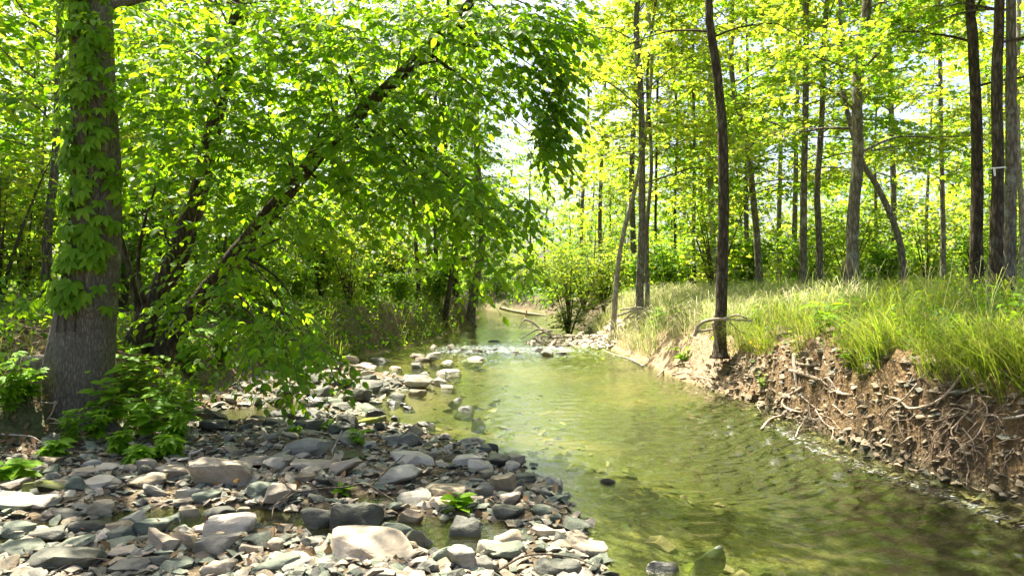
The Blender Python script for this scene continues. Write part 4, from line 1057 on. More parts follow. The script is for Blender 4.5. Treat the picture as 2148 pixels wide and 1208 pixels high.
for (nm, lab, path, wpx, bark, leaf, cz, nb, L, seed) in MAIN:
    P = up_path(path)
    P[2:, 0] += np.random.default_rng(seed).normal(0, .04, len(P) - 2) * (1 if path[0][2] > 11.5 else .15)
    g = float(H(P[0][0], P[0][1]))
    if nm not in ('bent_tree',) : P[0][2] = min(P[0][2], g - .05)
    Yb = path[0][2]
    P = np.vstack([P[:1], P[:1] + (P[1:2] - P[:1]) * .28, P[1:]])
    R = trunk_r(wpx, Yb, len(P), .4) * np.concatenate([[1.6, 1.12], np.ones(len(P) - 2)])
    make_tree(nm, lab, None, P, R, bark, leaf, 500 + seed, cz, nb=int(nb * 1.25), L=L, size=.12 if Yb < 15 else .15, nleaf=7, tw=.45 if Yb < 15 else .6, T=LEAF_LOBED if Yb < 19 else LEAF_MID, sides=14, trunk_bump=.05)

# white ribbon on the double trunk
p0 = px(2092, 354, 9.8); r0 = .105
mb = MB(); a = np.linspace(-2.2, 1.4, 14)
ring = np.stack([p0[0] + np.sin(a) * r0, p0[1] - np.cos(a) * r0, p0[2] + .004 * np.sin(a * 3)], -1)
V = np.concatenate([ring + [0, 0, .009], ring - [0, 0, .009]]); n = 14; j = np.arange(n - 1)
mb.add(V, [np.stack([j, j + 1, n + j + 1, n + j], -1)])
tl = p0 + np.array([-.1, -.05, 0]); V = np.array([tl, tl + [.03, -.01, 0], tl + [.035, -.015, -.11], tl + [.01, -.012, -.12]]); mb.add(V, [np.array([[0, 1, 2, 3]])])
m, nt, out = new_mat('ribbon_white'); p = N(nt, 'ShaderNodeBsdfPrincipled', inp={'Base Color': (.75, .75, .72, 1), 'Roughness': .7}); nt.links.new(p.outputs[0], out.inputs[0])
tag(link('ribbon', mb.mesh('ribbon', [m])), 'white ribbon knotted round the mossy double trunk', 'ribbon')

# cedar with drooping dark sprays by the far bend
c = px(1012, 640, 29); c[2] = float(H(c[0], c[1])) 
c[0] -= 1.2
P = np.array([c, c + [.05, 0, 2], c + [0, 0, 5], c + [.05, 0, 8], c + [0, 0, 10]])
make_tree('cedar_tree', 'dark drooping evergreen at the bend behind the hanging leaves', None, P, [.16, .14, .1, .06, .02], M_BARK_DARK, M_LEAF_CEDAR, 611, (2.2, 9.5), nb=34, L=2.2, size=.10, nleaf=10, tw=.5, T=LEAF_FAR, sides=10, elev=(-.1, .25))

# ------------------------------------------------------------------ shrubs and saplings
def make_shrub(name, label, group, base, height, spread, leaf, seed, stems=7, size=.11, nleaf=7, T=LEAF_MID, dens=1.0, bark=M_TWIG, cat='shrub'):
    r = np.random.default_rng(seed)
    t = empty(name, tuple(base), label, cat, group)
    sprays = []
    for k in range(stems):
        az = k * 2.4 + r.normal(0, .4); sp_ = spread * r.uniform(.3, 1.0)
        h = height * r.uniform(.65, 1.05)
        pts = np.array([base, base + [math.cos(az) * sp_ * .3, math.sin(az) * sp_ * .3, h * .4], base + [math.cos(az) * sp_ * .7, math.sin(az) * sp_ * .7, h * .8], base + [math.cos(az) * sp_, math.sin(az) * sp_, h]])
        _, Q = wood('stem', pts, [.02 * height / 2 + .006, .012 * height / 2 + .004, .008, .003], bark, t, 6, seed + k, 12)
        for i in range(2, 12):
            for _ in range(max(1, int(3 * dens))):
                b = r.uniform(0, 6.28)
                dd = np.array([math.cos(b), math.sin(b), r.uniform(-.2, .6)])
                sprays.append((Q[i, :3] + dd * r.uniform(0, .16) * spread, dd))
    link('crown', crown_mesh('crown', r, sprays, nleaf, .34 * min(1.6, max(.6, height / 2)), size, leaf, T), t)
    return t
b = hit(1185, 705); b[1] += .5; b[2] = float(H(b[0], b[1]))
make_shrub('streamside_shrub', 'leafy yellow-green bush at the end of the white gravel point', None, b + np.array([.2, .4, 0]), 3.1, 1.35, M_LEAF_YELLOW, 3, 14, .12, 6, LEAF_MID, 1.0)
for k_, (x_, y_, h_, lab_) in enumerate([(3.3, 24.5, 2.6, 'yellow-green bush behind the bush on the gravel point'), (3.1, 29.5, 3.2, 'tall yellow-green bush farther up the sunny shore'), (2.9, 35.5, 3.4, 'bushy sapling leaning to the far water'), (4.9, 21.5, 2.2, 'low yellow-green bush at the foot of the pale leaning trunk')]):
    make_shrub('streamside_shrub', lab_, None, np.array([x_, y_, float(H(x_, y_)) - .05]), h_, h_ * .42, [M_LEAF_YELLOW, M_LEAF_LIME][k_ % 2], 60 + k_, 11, .13, 7, LEAF_MID, 1.3)
b = hit(1243, 650)
make_shrub('multi_stem_sapling', 'pale bare-stemmed sapling rising behind the streamside bush', None, b, 4.6, 1.3, M_LEAF_YELLOW, 5, 5, .13, 5, LEAF_MID, .5, M_BARK_PALE, 'sapling')

# ------------------------------------------------------------------ the wood behind: copies of a few tree kinds
def copy_tree(o, loc, rz, s):
    c = o.copy(); COL.objects.link(c); c.location = loc; c.rotation_euler = (0, 0, rz); c.scale = (s, s, s)
    for ch in o.children:
        k = ch.copy(); COL.objects.link(k); k.parent = c
    return c
def straight(h, r): return np.array([[0, 0, -.3], [.02, 0, 1], [.08 * r.normal(), .1 * r.normal(), h * .3], [.2 * r.normal(), .2 * r.normal(), h * .65], [.3 * r.normal(), .3 * r.normal(), h]])
TEMPL = []
for k, (h, leaf, bark, cz) in enumerate([(14, M_LEAF_YELLOW, M_BARK_GREY, (3.6, 13.5)), (12, M_LEAF_LIME, M_BARK_GREY, (2.6, 11.5)), (16, M_LEAF_YELLOW, M_BARK_GREY, (5, 15.5)), (9, M_LEAF_LIME, M_BARK_GREY, (1.6, 8.8))]):
    r = np.random.default_rng(70 + k)
    P = straight(h, r)
    t = make_tree('forest_tree', 'forest tree', 'x', P, np.array([.13, .10, .085, .06, .015]) * h / 13, bark, leaf, 80 + k, cz, nb=22, L=3.0 * h / 13, size=.22, nleaf=5, tw=.7, T=LEAF_FAR, sides=9, joined=True, twigs=False, density=.8)
    t.location = (0, 0, 0)
    for ch in t.children: ch.location = (0, 0, 0)
    TEMPL.append(t)
SHR = []
for k, (h, leaf) in enumerate([(2.2, M_LEAF_LIME), (3.2, M_LEAF_YELLOW), (1.5, M_LEAF_LIME)]):
    t = make_shrub('woodland_shrub', 'shrub', 'x', np.array([0., 0, 0]), h, h * .42, leaf, 90 + k, 7, .15, 6, LEAF_FAR, 1.0)
    SHR.append(t)
r = np.random.default_rng(2024)
spots = []
def try_spot(x, y, dmin):
    if any((x - a) ** 2 + (y - b) ** 2 < dmin ** 2 for a, b in spots): return False
    spots.append((x, y)); return True
used_t, used_s = set(), set()
def plant_tree(ti, x, y, lab, grp, rz, s):
    z = float(H(x, y)) - .1
    if ti not in used_t:
        used_t.add(ti); o = TEMPL[ti]; o.location = (x, y, z); o.rotation_euler = (0, 0, rz); o.scale = (s, s, s)
    else: o = copy_tree(TEMPL[ti], (x, y, z), rz, s)
    tag(o, ['tall grey-barked ', 'crooked grey-barked ', 'tallest grey-barked ', 'short low-branched '][ti] + lab, 'tree', grp)
def plant_shrub(ti, x, y, lab, grp, rz, s):
    z = float(H(x, y)) - .05
    if ti not in used_s:
        used_s.add(ti); o = SHR[ti]; o.location = (x, y, z); o.rotation_euler = (0, 0, rz); o.scale = (s, s, s)
    else: o = copy_tree(SHR[ti], (x, y, z), rz, s)
    tag(o, ['lime-green ', 'tall yellow-green ', 'knee-high lime '][ti] + lab.replace('low leafy ', 'leafy '), 'shrub', grp)
ZONES = [ # n, x range, y range, min distance, label, group
 (12, (5, 26), (22, 36), 2.8, 'slender forest tree among many in the sunny wood beyond the grassy bank', 'trees of the sunny wood'),
 (12, (4, 40), (36, 62), 3.4, 'distant forest tree deep in the sunny wood', 'distant trees of the sunny wood'),
 (12, (-22, -8), (12.5, 24), 2.4, 'forest tree behind the hanging leaves on the shady bank', 'trees of the shady bank'),
 (20, (-34, -6), (25, 50), 2.8, 'distant forest tree beyond the shady bank', 'distant trees of the shady bank'),
 (14, (-16, 14), (56, 80), 3.0, 'faraway forest tree beyond the bend of the stream', 'trees beyond the bend'),
]
for n, (x0, x1), (y0, y1), dm, lab, grp in ZONES:
    got = tries = 0
    while got < n and tries < 3000:
        tries += 1
        x = r.uniform(x0, x1); y = r.uniform(y0, y1)
        if abs(x) > .80 * y + 1.5: continue
        if xl_f(y) - 1.2 < x < xr_f(y) + 1.4: continue
        if not try_spot(x, y, dm): continue
        plant_tree(int(r.integers(4)), x, y, lab, grp, r.uniform(0, 6.28), r.uniform(.8, 1.2)); got += 1
SZ = [
 (62, (4.4, 30), (18, 46), 1.5, 'low leafy shrub of the understorey in the sunny wood', 'understorey shrubs of the sunny wood'),
 (22, (-16, -4.6), (10.5, 22), 1.5, 'low leafy shrub on the shady bank behind the hanging leaves', 'understorey shrubs of the shady bank'),
 (18, (-20, -2.6), (22, 44), 1.8, 'low leafy shrub far along the shady bank', 'far shrubs of the shady bank'),
 (16, (-14, 12), (52, 66), 1.8, 'low leafy shrub beyond the bend of the stream', 'shrubs beyond the bend'),
]
for n, (x0, x1), (y0, y1), dm, lab, grp in SZ:
    got = tries = 0
    while got < n and tries < 3000:
        tries += 1
        x = r.uniform(x0, x1); y = r.uniform(y0, y1)
        if abs(x) > .78 * y + 1: continue
        if xl_f(y) - .5 < x < xr_f(y) + .9: continue
        if not try_spot(x, y, dm): continue
        plant_shrub(int(r.integers(3)), x, y, lab, grp, r.uniform(0, 6.28), r.uniform(.8, 1.25)); got += 1

for k, (x, y, ti, s_) in enumerate([(-8.5, 24, 1, 1.0), (-12, 20, 0, 1.0), (-7, 27, 3, 1.2), (-8, 31, 1, 1.2), (-6, 36, 3, 1.4)]):
    plant_tree(ti, x, y, ['seen under the leaning limb', 'between the two leaning stems', 'above the far cut bank', 'behind the snag on the far bank', 'far up the shady bank near the bend'][k], 'trees behind the leaning limb', k * 1.1, s_)
for k, (x, y, ti, s_) in enumerate([(4.0, 31, 0, 1.0), (3.9, 38, 2, 1.0), (-4.0, 33, 1, 1.1), (-3.9, 40, 0, 1.0), (1.5, 57, 1, 1.1), (-3, 58, 3, 1.3)]):
    plant_tree(ti, x, y, ['behind the pale sapling', 'at the far end of the sunny slope', 'behind the far cut bank', 'where the stream bends away', 'closing the view up the stream', 'low over the far bend'][k], 'trees lining the far stream', k * 1.3, s_)
for k, y in enumerate([13.2, 15.0, 16.6, 18.3, 20.1, 22.0, 24.2]):
    plant_shrub((k * 2) % 3, xl_f(y) - .75 - .35 * (k % 2), y, ['first', 'second', 'third', 'fourth', 'fifth', 'sixth', 'seventh'][k] + ' bush along the lip of the far cut bank, counting upstream', 'bushes on the far cut bank', k * 1.7, .55 + .1 * (k % 3))
for k, (x, y) in enumerate([(-1.2, 53), (.8, 51.5), (2.6, 50), (-3.4, 55), (4.2, 48.5)]):
    plant_shrub(k % 3, x, y, ['first', 'second', 'third', 'fourth', 'last'][k] + ' of the bushes closing the far end of the stream', 'bushes at the end of the stream', k, 1.0)
# the wood too far off to tell tree from tree
def leaf_mass(name, n, box, size, mat, seed, label, T=LEAF_FAR, cond=None):
    r = np.random.default_rng(seed)
    C = np.stack([r.uniform(*box[0], n), r.uniform(*box[1], n), r.uniform(0, 1, n)], -1)
    dens = fbm(C[:, 0], C[:, 1] + C[:, 2] * 9, .22, 3, seed)
    keep = dens > -.08
    C = C[keep]; z = H(C[:, 0], C[:, 1])
    C[:, 2] = z + box[2][0] + (box[2][1] - box[2][0]) * C[:, 2] ** 1.15
    n = len(C)
    V, F = emit_leaves(T, C, r.normal(0, 1, (n, 3)) + [0, 0, -.4], r.normal(0, .5, (n, 3)) + [0, 0, 1], size * r.uniform(.6, 1.3, n))
    return tag(link(name, mesh_np(name, V, F, [mat])), label, None, None, 'stuff')
leaf_mass('woods', 18000, ((-75, 75), (78, 105), (0, 11)), .75, M_LEAF_LIME, 5, 'far-off wood closing the view')
leaf_mass('woods', 9000, ((24, 60), (30, 75), (0, 12)), .5, M_LEAF_YELLOW, 6, 'far-off sunny wood at the side')
leaf_mass('woods', 9000, ((-60, -22), (20, 75), (0, 13)), .5, M_LEAF_LIME, 7, 'far-off shady wood at the side')

# ------------------------------------------------------------------ undergrowth and grass
def ground_leaves(name, n, xr_, yr_, size, mat, seed, label, cond, T=LEAF_MID, hmax=.35):
    r = np.random.default_rng(seed)
    y = yr_[0] + (yr_[1] - yr_[0]) * r.random(n) ** 1.6; x = r.uniform(*xr_, n)
    ok = (np.abs(x) < .8 * y + 1) & cond(x, y, r)
    x, y = x[ok], y[ok]; n = len(x)
    clump = np.clip(fbm(x, y, 1.1, 3, seed) * 2.5 + .6, .1, 1.6)
    z = H(x, y) + hmax * clump * r.random(n) ** .8
    d = r.normal(0, 1, (n, 3)) + [0, -.2, -.1]
    V, F = emit_leaves(T, np.stack([x, y, z], -1), d, r.normal(0, .4, (n, 3)) + [0, -.3, 1], size * r.uniform(.6, 1.3, n))
    return tag(link(name, mesh_np(name, V, F, [mat])), label, None, None, 'stuff')
ground_leaves('undergrowth', 16000, (4, 36), (22, 52), .17, M_LEAF_YELLOW, 27, 'leafy understorey layer deep in the sunny wood', lambda x, y, r: (x > xr_f(y) + 2.2), LEAF_MID, 2.3)
ground_leaves('undergrowth', 18000, (3, 30), (13, 45), .12, M_LEAF_LIME, 21, 'low green undergrowth on the floor of the sunny wood', lambda x, y, r: (x > xr_f(y) + 1.6), LEAF_MID, .45)
ground_leaves('undergrowth', 9000, (-9, 8), (44, 66), .3, M_LEAF_LIME, 25, 'low green undergrowth beyond the bend of the stream', lambda x, y, r: (H(x, y) > .2), LEAF_FAR, 1.0)
ground_leaves('undergrowth', 9000, (3, 14), (4.5, 16), .075, M_LEAF_LIME, 26, 'small-leaved plants among the grass of the bank top', lambda x, y, r: (x > xr_f(y) + .35), LEAF_MID, .4)
ground_leaves('undergrowth', 16000, (-22, -2), (9, 40), .11, M_LEAF_LIME, 22, 'low green undergrowth along the shady bank', lambda x, y, r: (x < xl_f(y) - .12), LEAF_MID, .5)
ground_leaves('undergrowth', 2600, (-8, -3.6), (6.8, 10), .10, M_LEAF_NEAR, 23, 'dark undergrowth round the foot of the leaning tree', lambda x, y, r: (x < xl_f(y) - .05) & ((x + 4.7) ** 2 + (y - 7.4) ** 2 > .5), LEAF_NEAR, .4)
ground_leaves('undergrowth', 15000, (-5.5, -2), (12, 26), .11, M_LEAF_LIME, 24, 'green plants trailing down the far cut bank', lambda x, y, r: (x < xl_f(y) + .02) & (x > xl_f(y) - 1.2) & (r.random(len(x)) < .5 + .5 * (fbm(x, y, 1.2, 2, 8) > 0)), LEAF_MID, .3)

ground_leaves('leaf_litter', 4500, (-8, -3), (5.2, 10), .085, M_LITTER, 31, 'brown dead leaves on the earth round the big trunk', lambda x, y, r: (x < xl_f(y) + .5) & (H(x, y) > 0), LEAF_MID, .02)
ground_leaves('leaf_litter', 900, (-4.5, .4), (3.8, 9), .07, M_LITTER, 32, 'dead leaves caught between the stones of the bar', lambda x, y, r: (x < xg_f(y)) & (H(x, y) > 0), LEAF_MID, .05)
ground_leaves('leaf_litter', 2500, (3.3, 12), (4.5, 14), .08, M_LITTER, 33, 'dead leaves in the grass of the bank top', lambda x, y, r: (x > xr_f(y) + .4), LEAF_MID, .05)
def grass(name, x, y, r, lo, hi, w, mat, label, lean=(0, 0), bend=.5):
    n = len(x)
    z = H(x, y) - .02
    L = r.uniform(lo, hi, n); a = r.uniform(0, 6.28, n)
    c = .3 + .4 * vnoise(x, y, 1.6, 4); L = L * (.55 + c)
    dx = np.cos(a) * r.uniform(.1, bend, n) + lean[0]; dy = np.sin(a) * r.uniform(.1, bend, n) + lean[1]
    b = np.stack([x, y, z], -1)
    s = np.stack([-np.sin(a * 1.7), np.cos(a * 1.7), 0 * a], -1) * (w * r.uniform(.6, 1.3, n))[:, None]
    m1 = b + np.stack([dx * L * .35, dy * L * .35, L * .55], -1); m2 = b + np.stack([dx * L * .75, dy * L * .75, L * .85], -1)
    tip = b + np.stack([dx * L * 1.25, dy * L * 1.25, L * (.95 - .35 * np.hypot(dx, dy))], -1)
    V = np.stack([b - s, b + s, m1 - s * .85, m1 + s * .85, m2 - s * .55, m2 + s * .55, tip], 1)
    q = np.array([[0, 1, 3, 2], [2, 3, 5, 4]]); t = np.array([[4, 5, 6]])
    off = (np.arange(n) * 7)[:, None, None]
    return tag(link(name, mesh_np(name, V.reshape(-1, 3), [(q[None] + off).reshape(-1, 4), (t[None] + off).reshape(-1, 3)], [mat])), label, None, None, 'stuff')
r = np.random.default_rng(61)
n = 46000
y = 4.2 + 19 * r.random(n) ** 1.7; d = r.random(n) ** 1.3 * 8 + .28; x = xr_f(y) + d
tuft = fbm(x, y, 1.4, 3, 91)
ok = (x < .8 * y + .6) & (tuft > -.12 + .1 * (d < .8)) & (d > .20 + .28 * vnoise(x * 0, y, 1.5, 5) + .38 * sstep(8.8, 9.8, y) * (1 - sstep(12.8, 14, y))) & ~((y > 11.5) & (d < 2.2) & (r.random(n) < .75))
grass('grass', x[ok], y[ok], r, .15, .56, .0036, M_GRASS, 'long green grass on the bank top under the trees', (-.06, -.02), 1.0)
n = 1500
y = 4.6 + 12 * r.random(n); d = .5 + 6 * r.random(n); x = xr_f(y) + d
ok = (x < .8 * y + .6) & (fbm(x, y, .9, 3, 47) > -.05)
grass('grass', x[ok], y[ok], r, .55, 1.0, .0028, M_DRYGRASS, 'tall seeding grass stalks standing above the bank grass', (-.05, 0), .6)
n = 6000
y = 4.6 + 7.2 * r.random(n) ** 1.3; d = .22 + .35 * r.random(n); x = xr_f(y) + d
ok = (fbm(x, y, 1.9, 3, 14) > .0) & ((y < 9) | (d > .45))
grass('grass', x[ok], y[ok], r, .2, .52, .0035, M_GRASS, 'grass hanging over the lip of the cut bank', (-.6, -.2), .9)
n = 10000
y = 11 + 12 * r.random(n) ** 1.2; d = .12 + 2.8 * r.random(n) ** 1.1; x = xr_f(y) + d
ok = (fbm(x, y, 1.2, 3, 19) > -.12) & (d > .62 * (1 - sstep(12.5, 14.5, y)))
grass('dry_grass', x[ok], y[ok], r, .2, .6, .006, M_DRYGRASS, 'bleached straw grass on the sunny slope', (-.2, -.1), 1.1)
n = 1600
y = 12.5 + 14 * r.random(n); x = xl_f(y) - .05 - 2.5 * r.random(n) ** 1.5
ok = fbm(x, y, 1.2, 3, 29) > -.05
grass('grass', x[ok], y[ok], r, .2, .55, .006, M_GRASS, 'grass on the far cut bank beyond the hanging leaves', (.3, -.15), .7)
n = 900
y = r.uniform(5.2, 8, n); x = xl_f(y) + r.uniform(-1.2, .5, n)
ok = fbm(x, y, 1.5, 2, 33) > .02
grass('grass', x[ok], y[ok], r, .12, .35, .004, M_GRASS, 'sparse grass at the foot of the vine-clad trunk', (0, 0), .8)

# ------------------------------------------------------------------ weeds and seedlings near the camera: every leaf a part
V, F = emit_leaves((LEAF_NEAR[0] * np.array([1.15, 1, 1]), LEAF_NEAR[1]), np.zeros((1, 3)), np.array([[0, 1., 0]]), np.array([[0, 0, 1.]]), [1.0])
W_OVAL = mesh_np('leaf', V, F, [M_LEAF_CREEPER])
V, F = emit_leaves((LEAF_NEAR[0] * np.array([.62, 1, 1]), LEAF_NEAR[1]), np.zeros((1, 3)), np.array([[0, 1., 0]]), np.array([[0, 0, 1.]]), [1.0])
W_LANCE = mesh_np('leaf', V, F, [M_LEAF_CREEPER])
M_STEM, nt, out = new_mat('stem_green'); p_ = N(nt, 'ShaderNodeBsdfPrincipled', inp={'Base Color': (.12, .18, .04, 1), 'Roughness': .6}); nt.links.new(p_.outputs[0], out.inputs[0])
def weed(base, h, stems, per, size, mesh, seed, label, group, name='leafy_weed', lean=.35, palm=False):
    r = np.random.default_rng(seed)
    t = empty(name, tuple(base), label, 'plant', group)
    for k in range(stems):
        az = k * 2.4 + r.normal(0, .5); l = lean * r.uniform(.4, 1.2); hh = h * r.uniform(.6, 1.05)
        o3 = np.array([math.cos(az), math.sin(az), 0])
        pts = np.array([base, base + o3 * l * hh * .35 + [0, 0, hh * .5], base + o3 * l * hh + [0, 0, hh]])
        so, Q = wood('stem', pts, [.004, .003, .0015], M_STEM, t, 4, seed + k, 7)
        for i in range(per):
            f = .3 + .7 * (i + 1) / per
            p = Q[int(f * 6), :3]; b = az + i * 2.4 + r.normal(0, .3)
            d = np.array([math.cos(b), math.sin(b), r.uniform(-.25, .35)])
            o = link('leaf', palms[int(r.integers(6))] if palm else mesh, so, tuple(p))
            o.rotation_mode = 'QUATERNION'; o.rotation_quaternion = leaf_frame(d, np.array([r.normal(0, .2), r.normal(0, .2) - .2, 1]))
            s = size * 1.5 * r.uniform(.7, 1.15); o.scale = (s, s, s)
    return t
WEEDS = [
 (300, 855, .42, 6, 7, .13, W_LANCE, 'tall lance-leaved weed beside the big trunk foot', None, False),
 (345, 885, .36, 6, 7, .12, W_LANCE, 'lance-leaved weed nearest the shaded side pool', None, False),
 (255, 860, .40, 5, 7, .11, W_OVAL, 'bushy oval-leaved weed touching the big trunk foot', None, False),
 (290, 915, .22, 6, 5, .10, W_OVAL, 'sunlit oval-leaved weed in front of the lance-leaved ones', None, False),
 (370, 935, .20, 6, 4, .085, W_OVAL, 'pale-topped oval-leaved weed above the dark overhung slab', None, True),
 (200, 930, .20, 5, 4, .075, W_OVAL, 'five-leaved creeper seedling in front of the big trunk', None, True),
 (150, 935, .18, 4, 3, .07, W_OVAL, 'five-leaved creeper runner at the twig end below the trunk', None, True),
 (250, 955, .16, 5, 4, .07, W_OVAL, 'low creeper seedling at the edge of the sunlit stones', None, True),
 (320, 930, .30, 6, 6, .11, W_OVAL, 'leafy weed in the middle of the sunlit weed patch', None, False),
 (225, 905, .34, 6, 6, .12, W_OVAL, 'leafy weed hugging the base of the big trunk', None, False),
 (350, 960, .16, 6, 5, .10, W_OVAL, 'low weed at the front edge of the weed patch', None, True),
 (290, 975, .15, 6, 4, .09, W_OVAL, 'low five-leaved runner above the whitish sunlit stone', None, True),
 (385, 900, .30, 6, 6, .12, W_LANCE, 'lance-leaved weed at the far side of the weed patch', None, False),
 (110, 960, .16, 5, 4, .09, W_OVAL, 'small leafy weed on bare soil below the forked twig', None, True),
 (30, 1015, .16, 4, 4, .12, W_OVAL, 'broad-leaved seedling by the moss-capped stone', None, False),
 (15, 880, .35, 5, 6, .09, W_OVAL, 'leafy weed at the picture edge beside the buttress root', None, True),
 (60, 850, .22, 4, 4, .08, W_OVAL, 'small weed under the bleached forked twig', None, True),
 (410, 800, .40, 6, 7, .12, W_OVAL, 'shaded weed behind the side pool', None, True),
 (470, 770, .45, 6, 7, .12, W_OVAL, 'shaded weed under the leaning stems', None, True),
 (745, 935, .16, 4, 4, .09, W_LANCE, 'bright green seedling on the shaded gravel above the yellow moss', None, False),
 (690, 905, .12, 3, 3, .07, W_LANCE, 'small grassy seedling among the dark stones', None, False),
 (620, 910, .10, 3, 4, .07, W_LANCE, 'ferny seedling on the shaded gravel', None, False),
 (960, 1065, .08, 3, 3, .09, W_OVAL, 'single green seedling in the middle of the stony bar', None, False),
 (717, 1040, .07, 2, 3, .06, W_OVAL, 'tiny seedling beside the long twig', None, False),
]
for k, (u, v, h, st, per, size, me, lab, grp, pl) in enumerate(WEEDS):
    b = hit(u, v); b[2] = float(H(b[0], b[1])) - .01
    weed(b, h * (1.9 if v < 960 and u < 480 else 1.3), st + (2 if u < 480 else 0), per + 2, size, me, 300 + k * 11, lab, grp, palm=pl)
RIGHT_W = [
 (2120, 640, .75, 5, 9, .15, W_LANCE, 'tall lance-leaved weed at the picture edge before the double trunk'),
 (2060, 650, .40, 5, 6, .11, W_LANCE, 'lance-leaved weed in the grass below the dark straight trunk'),
 (1730, 700, .40, 8, 4, .20, W_LANCE, 'clump of long arching yellow-green blades above the root tangle'),
 (1835, 760, .30, 5, 5, .10, W_OVAL, 'broad-leaved plant on the lip of the bank above the hanging roots'),
 (1780, 775, .25, 5, 5, .09, W_OVAL, 'bright green plant drooping over the bank between the roots'),
 (2050, 740, .35, 4, 6, .09, W_OVAL, 'upright seedling on the bank lip above the bare roots'),
 (1960, 720, .35, 5, 6, .09, W_LANCE, 'bushy weed in the middle of the grassy bank'),
 (1530, 700, .45, 7, 6, .13, W_LANCE, 'grassy weed growing against the kinked dark tree'),
 (1600, 820, .25, 5, 5, .07, W_OVAL, 'small weed low on the bank near the water'),
 (1380, 690, .45, 8, 5, .2, W_LANCE, 'green clump of blades in the straw on the sunny slope'),
 (1430, 760, .3, 7, 4, .16, W_LANCE, 'green clump near the water below the straw slope'),
 (2130, 780, .3, 5, 5, .09, W_OVAL, 'weed at the picture edge on the bank lip'),
]
for k, (u, v, h, st, per, size, me, lab) in enumerate(RIGHT_W):
    b = hit(u, v); b[2] = float(H(b[0], b[1])) - .01
    weed(b, h, st, per, size * .68, me, 700 + k * 11, lab, None)
rw = np.random.default_rng(808)
for k in range(26):
    y = rw.uniform(5.2, 13); x = xr_f(y) + rw.uniform(.5, 4)
    if x > .74 * y: continue
    weed(np.array([x, y, float(H(x, y)) - .01]), rw.uniform(.25, .55), int(rw.integers(3, 6)), 6, rw.uniform(.06, .11), [W_LANCE, W_OVAL][k % 2], 1500 + k * 13, ['lance-leaved weed standing in the long grass of the bank top', 'oval-leaved weed standing in the long grass of the bank top'][k % 2], 'weeds in the bank grass')
# yellow flower heads below the kinked tree
b = hit(1578, 752); b[2] = float(H(b[0], b[1]))
t = empty('yellow_flower', tuple(b), 'plant with small yellow flowers on the clay below the kinked tree', 'flower')
M_YEL, nt, out = new_mat('petal_yellow'); p_ = N(nt, 'ShaderNodeBsdfPrincipled', inp={'Base Color': (.75, .5, .02, 1), 'Roughness': .6}); nt.links.new(p_.outputs[0], out.inputs[0])
r = np.random.default_rng(4)
for k in range(6):
    e = b + np.array([r.normal(0, .07), r.normal(0, .05) - .06, r.uniform(.14, .26)])
    so, _ = wood('stem', np.array([b, (b + e) / 2 + [0, 0, .03], e]), [.004, .003, .002], M_STEM, t, 4, k, 6)
    a = np.arange(7) * 2 * math.pi / 7
    V, F = emit_leaves(LEAF_MID, np.repeat(e[None], 7, 0), np.stack([np.cos(a), np.sin(a) * .6 - .3, np.sin(a) * .7], -1), np.repeat([[0, -1, .8]], 7, 0), np.full(7, .028))
    link('petals', mesh_np('petals', V, F, [M_YEL]), so, (0, 0, 0))

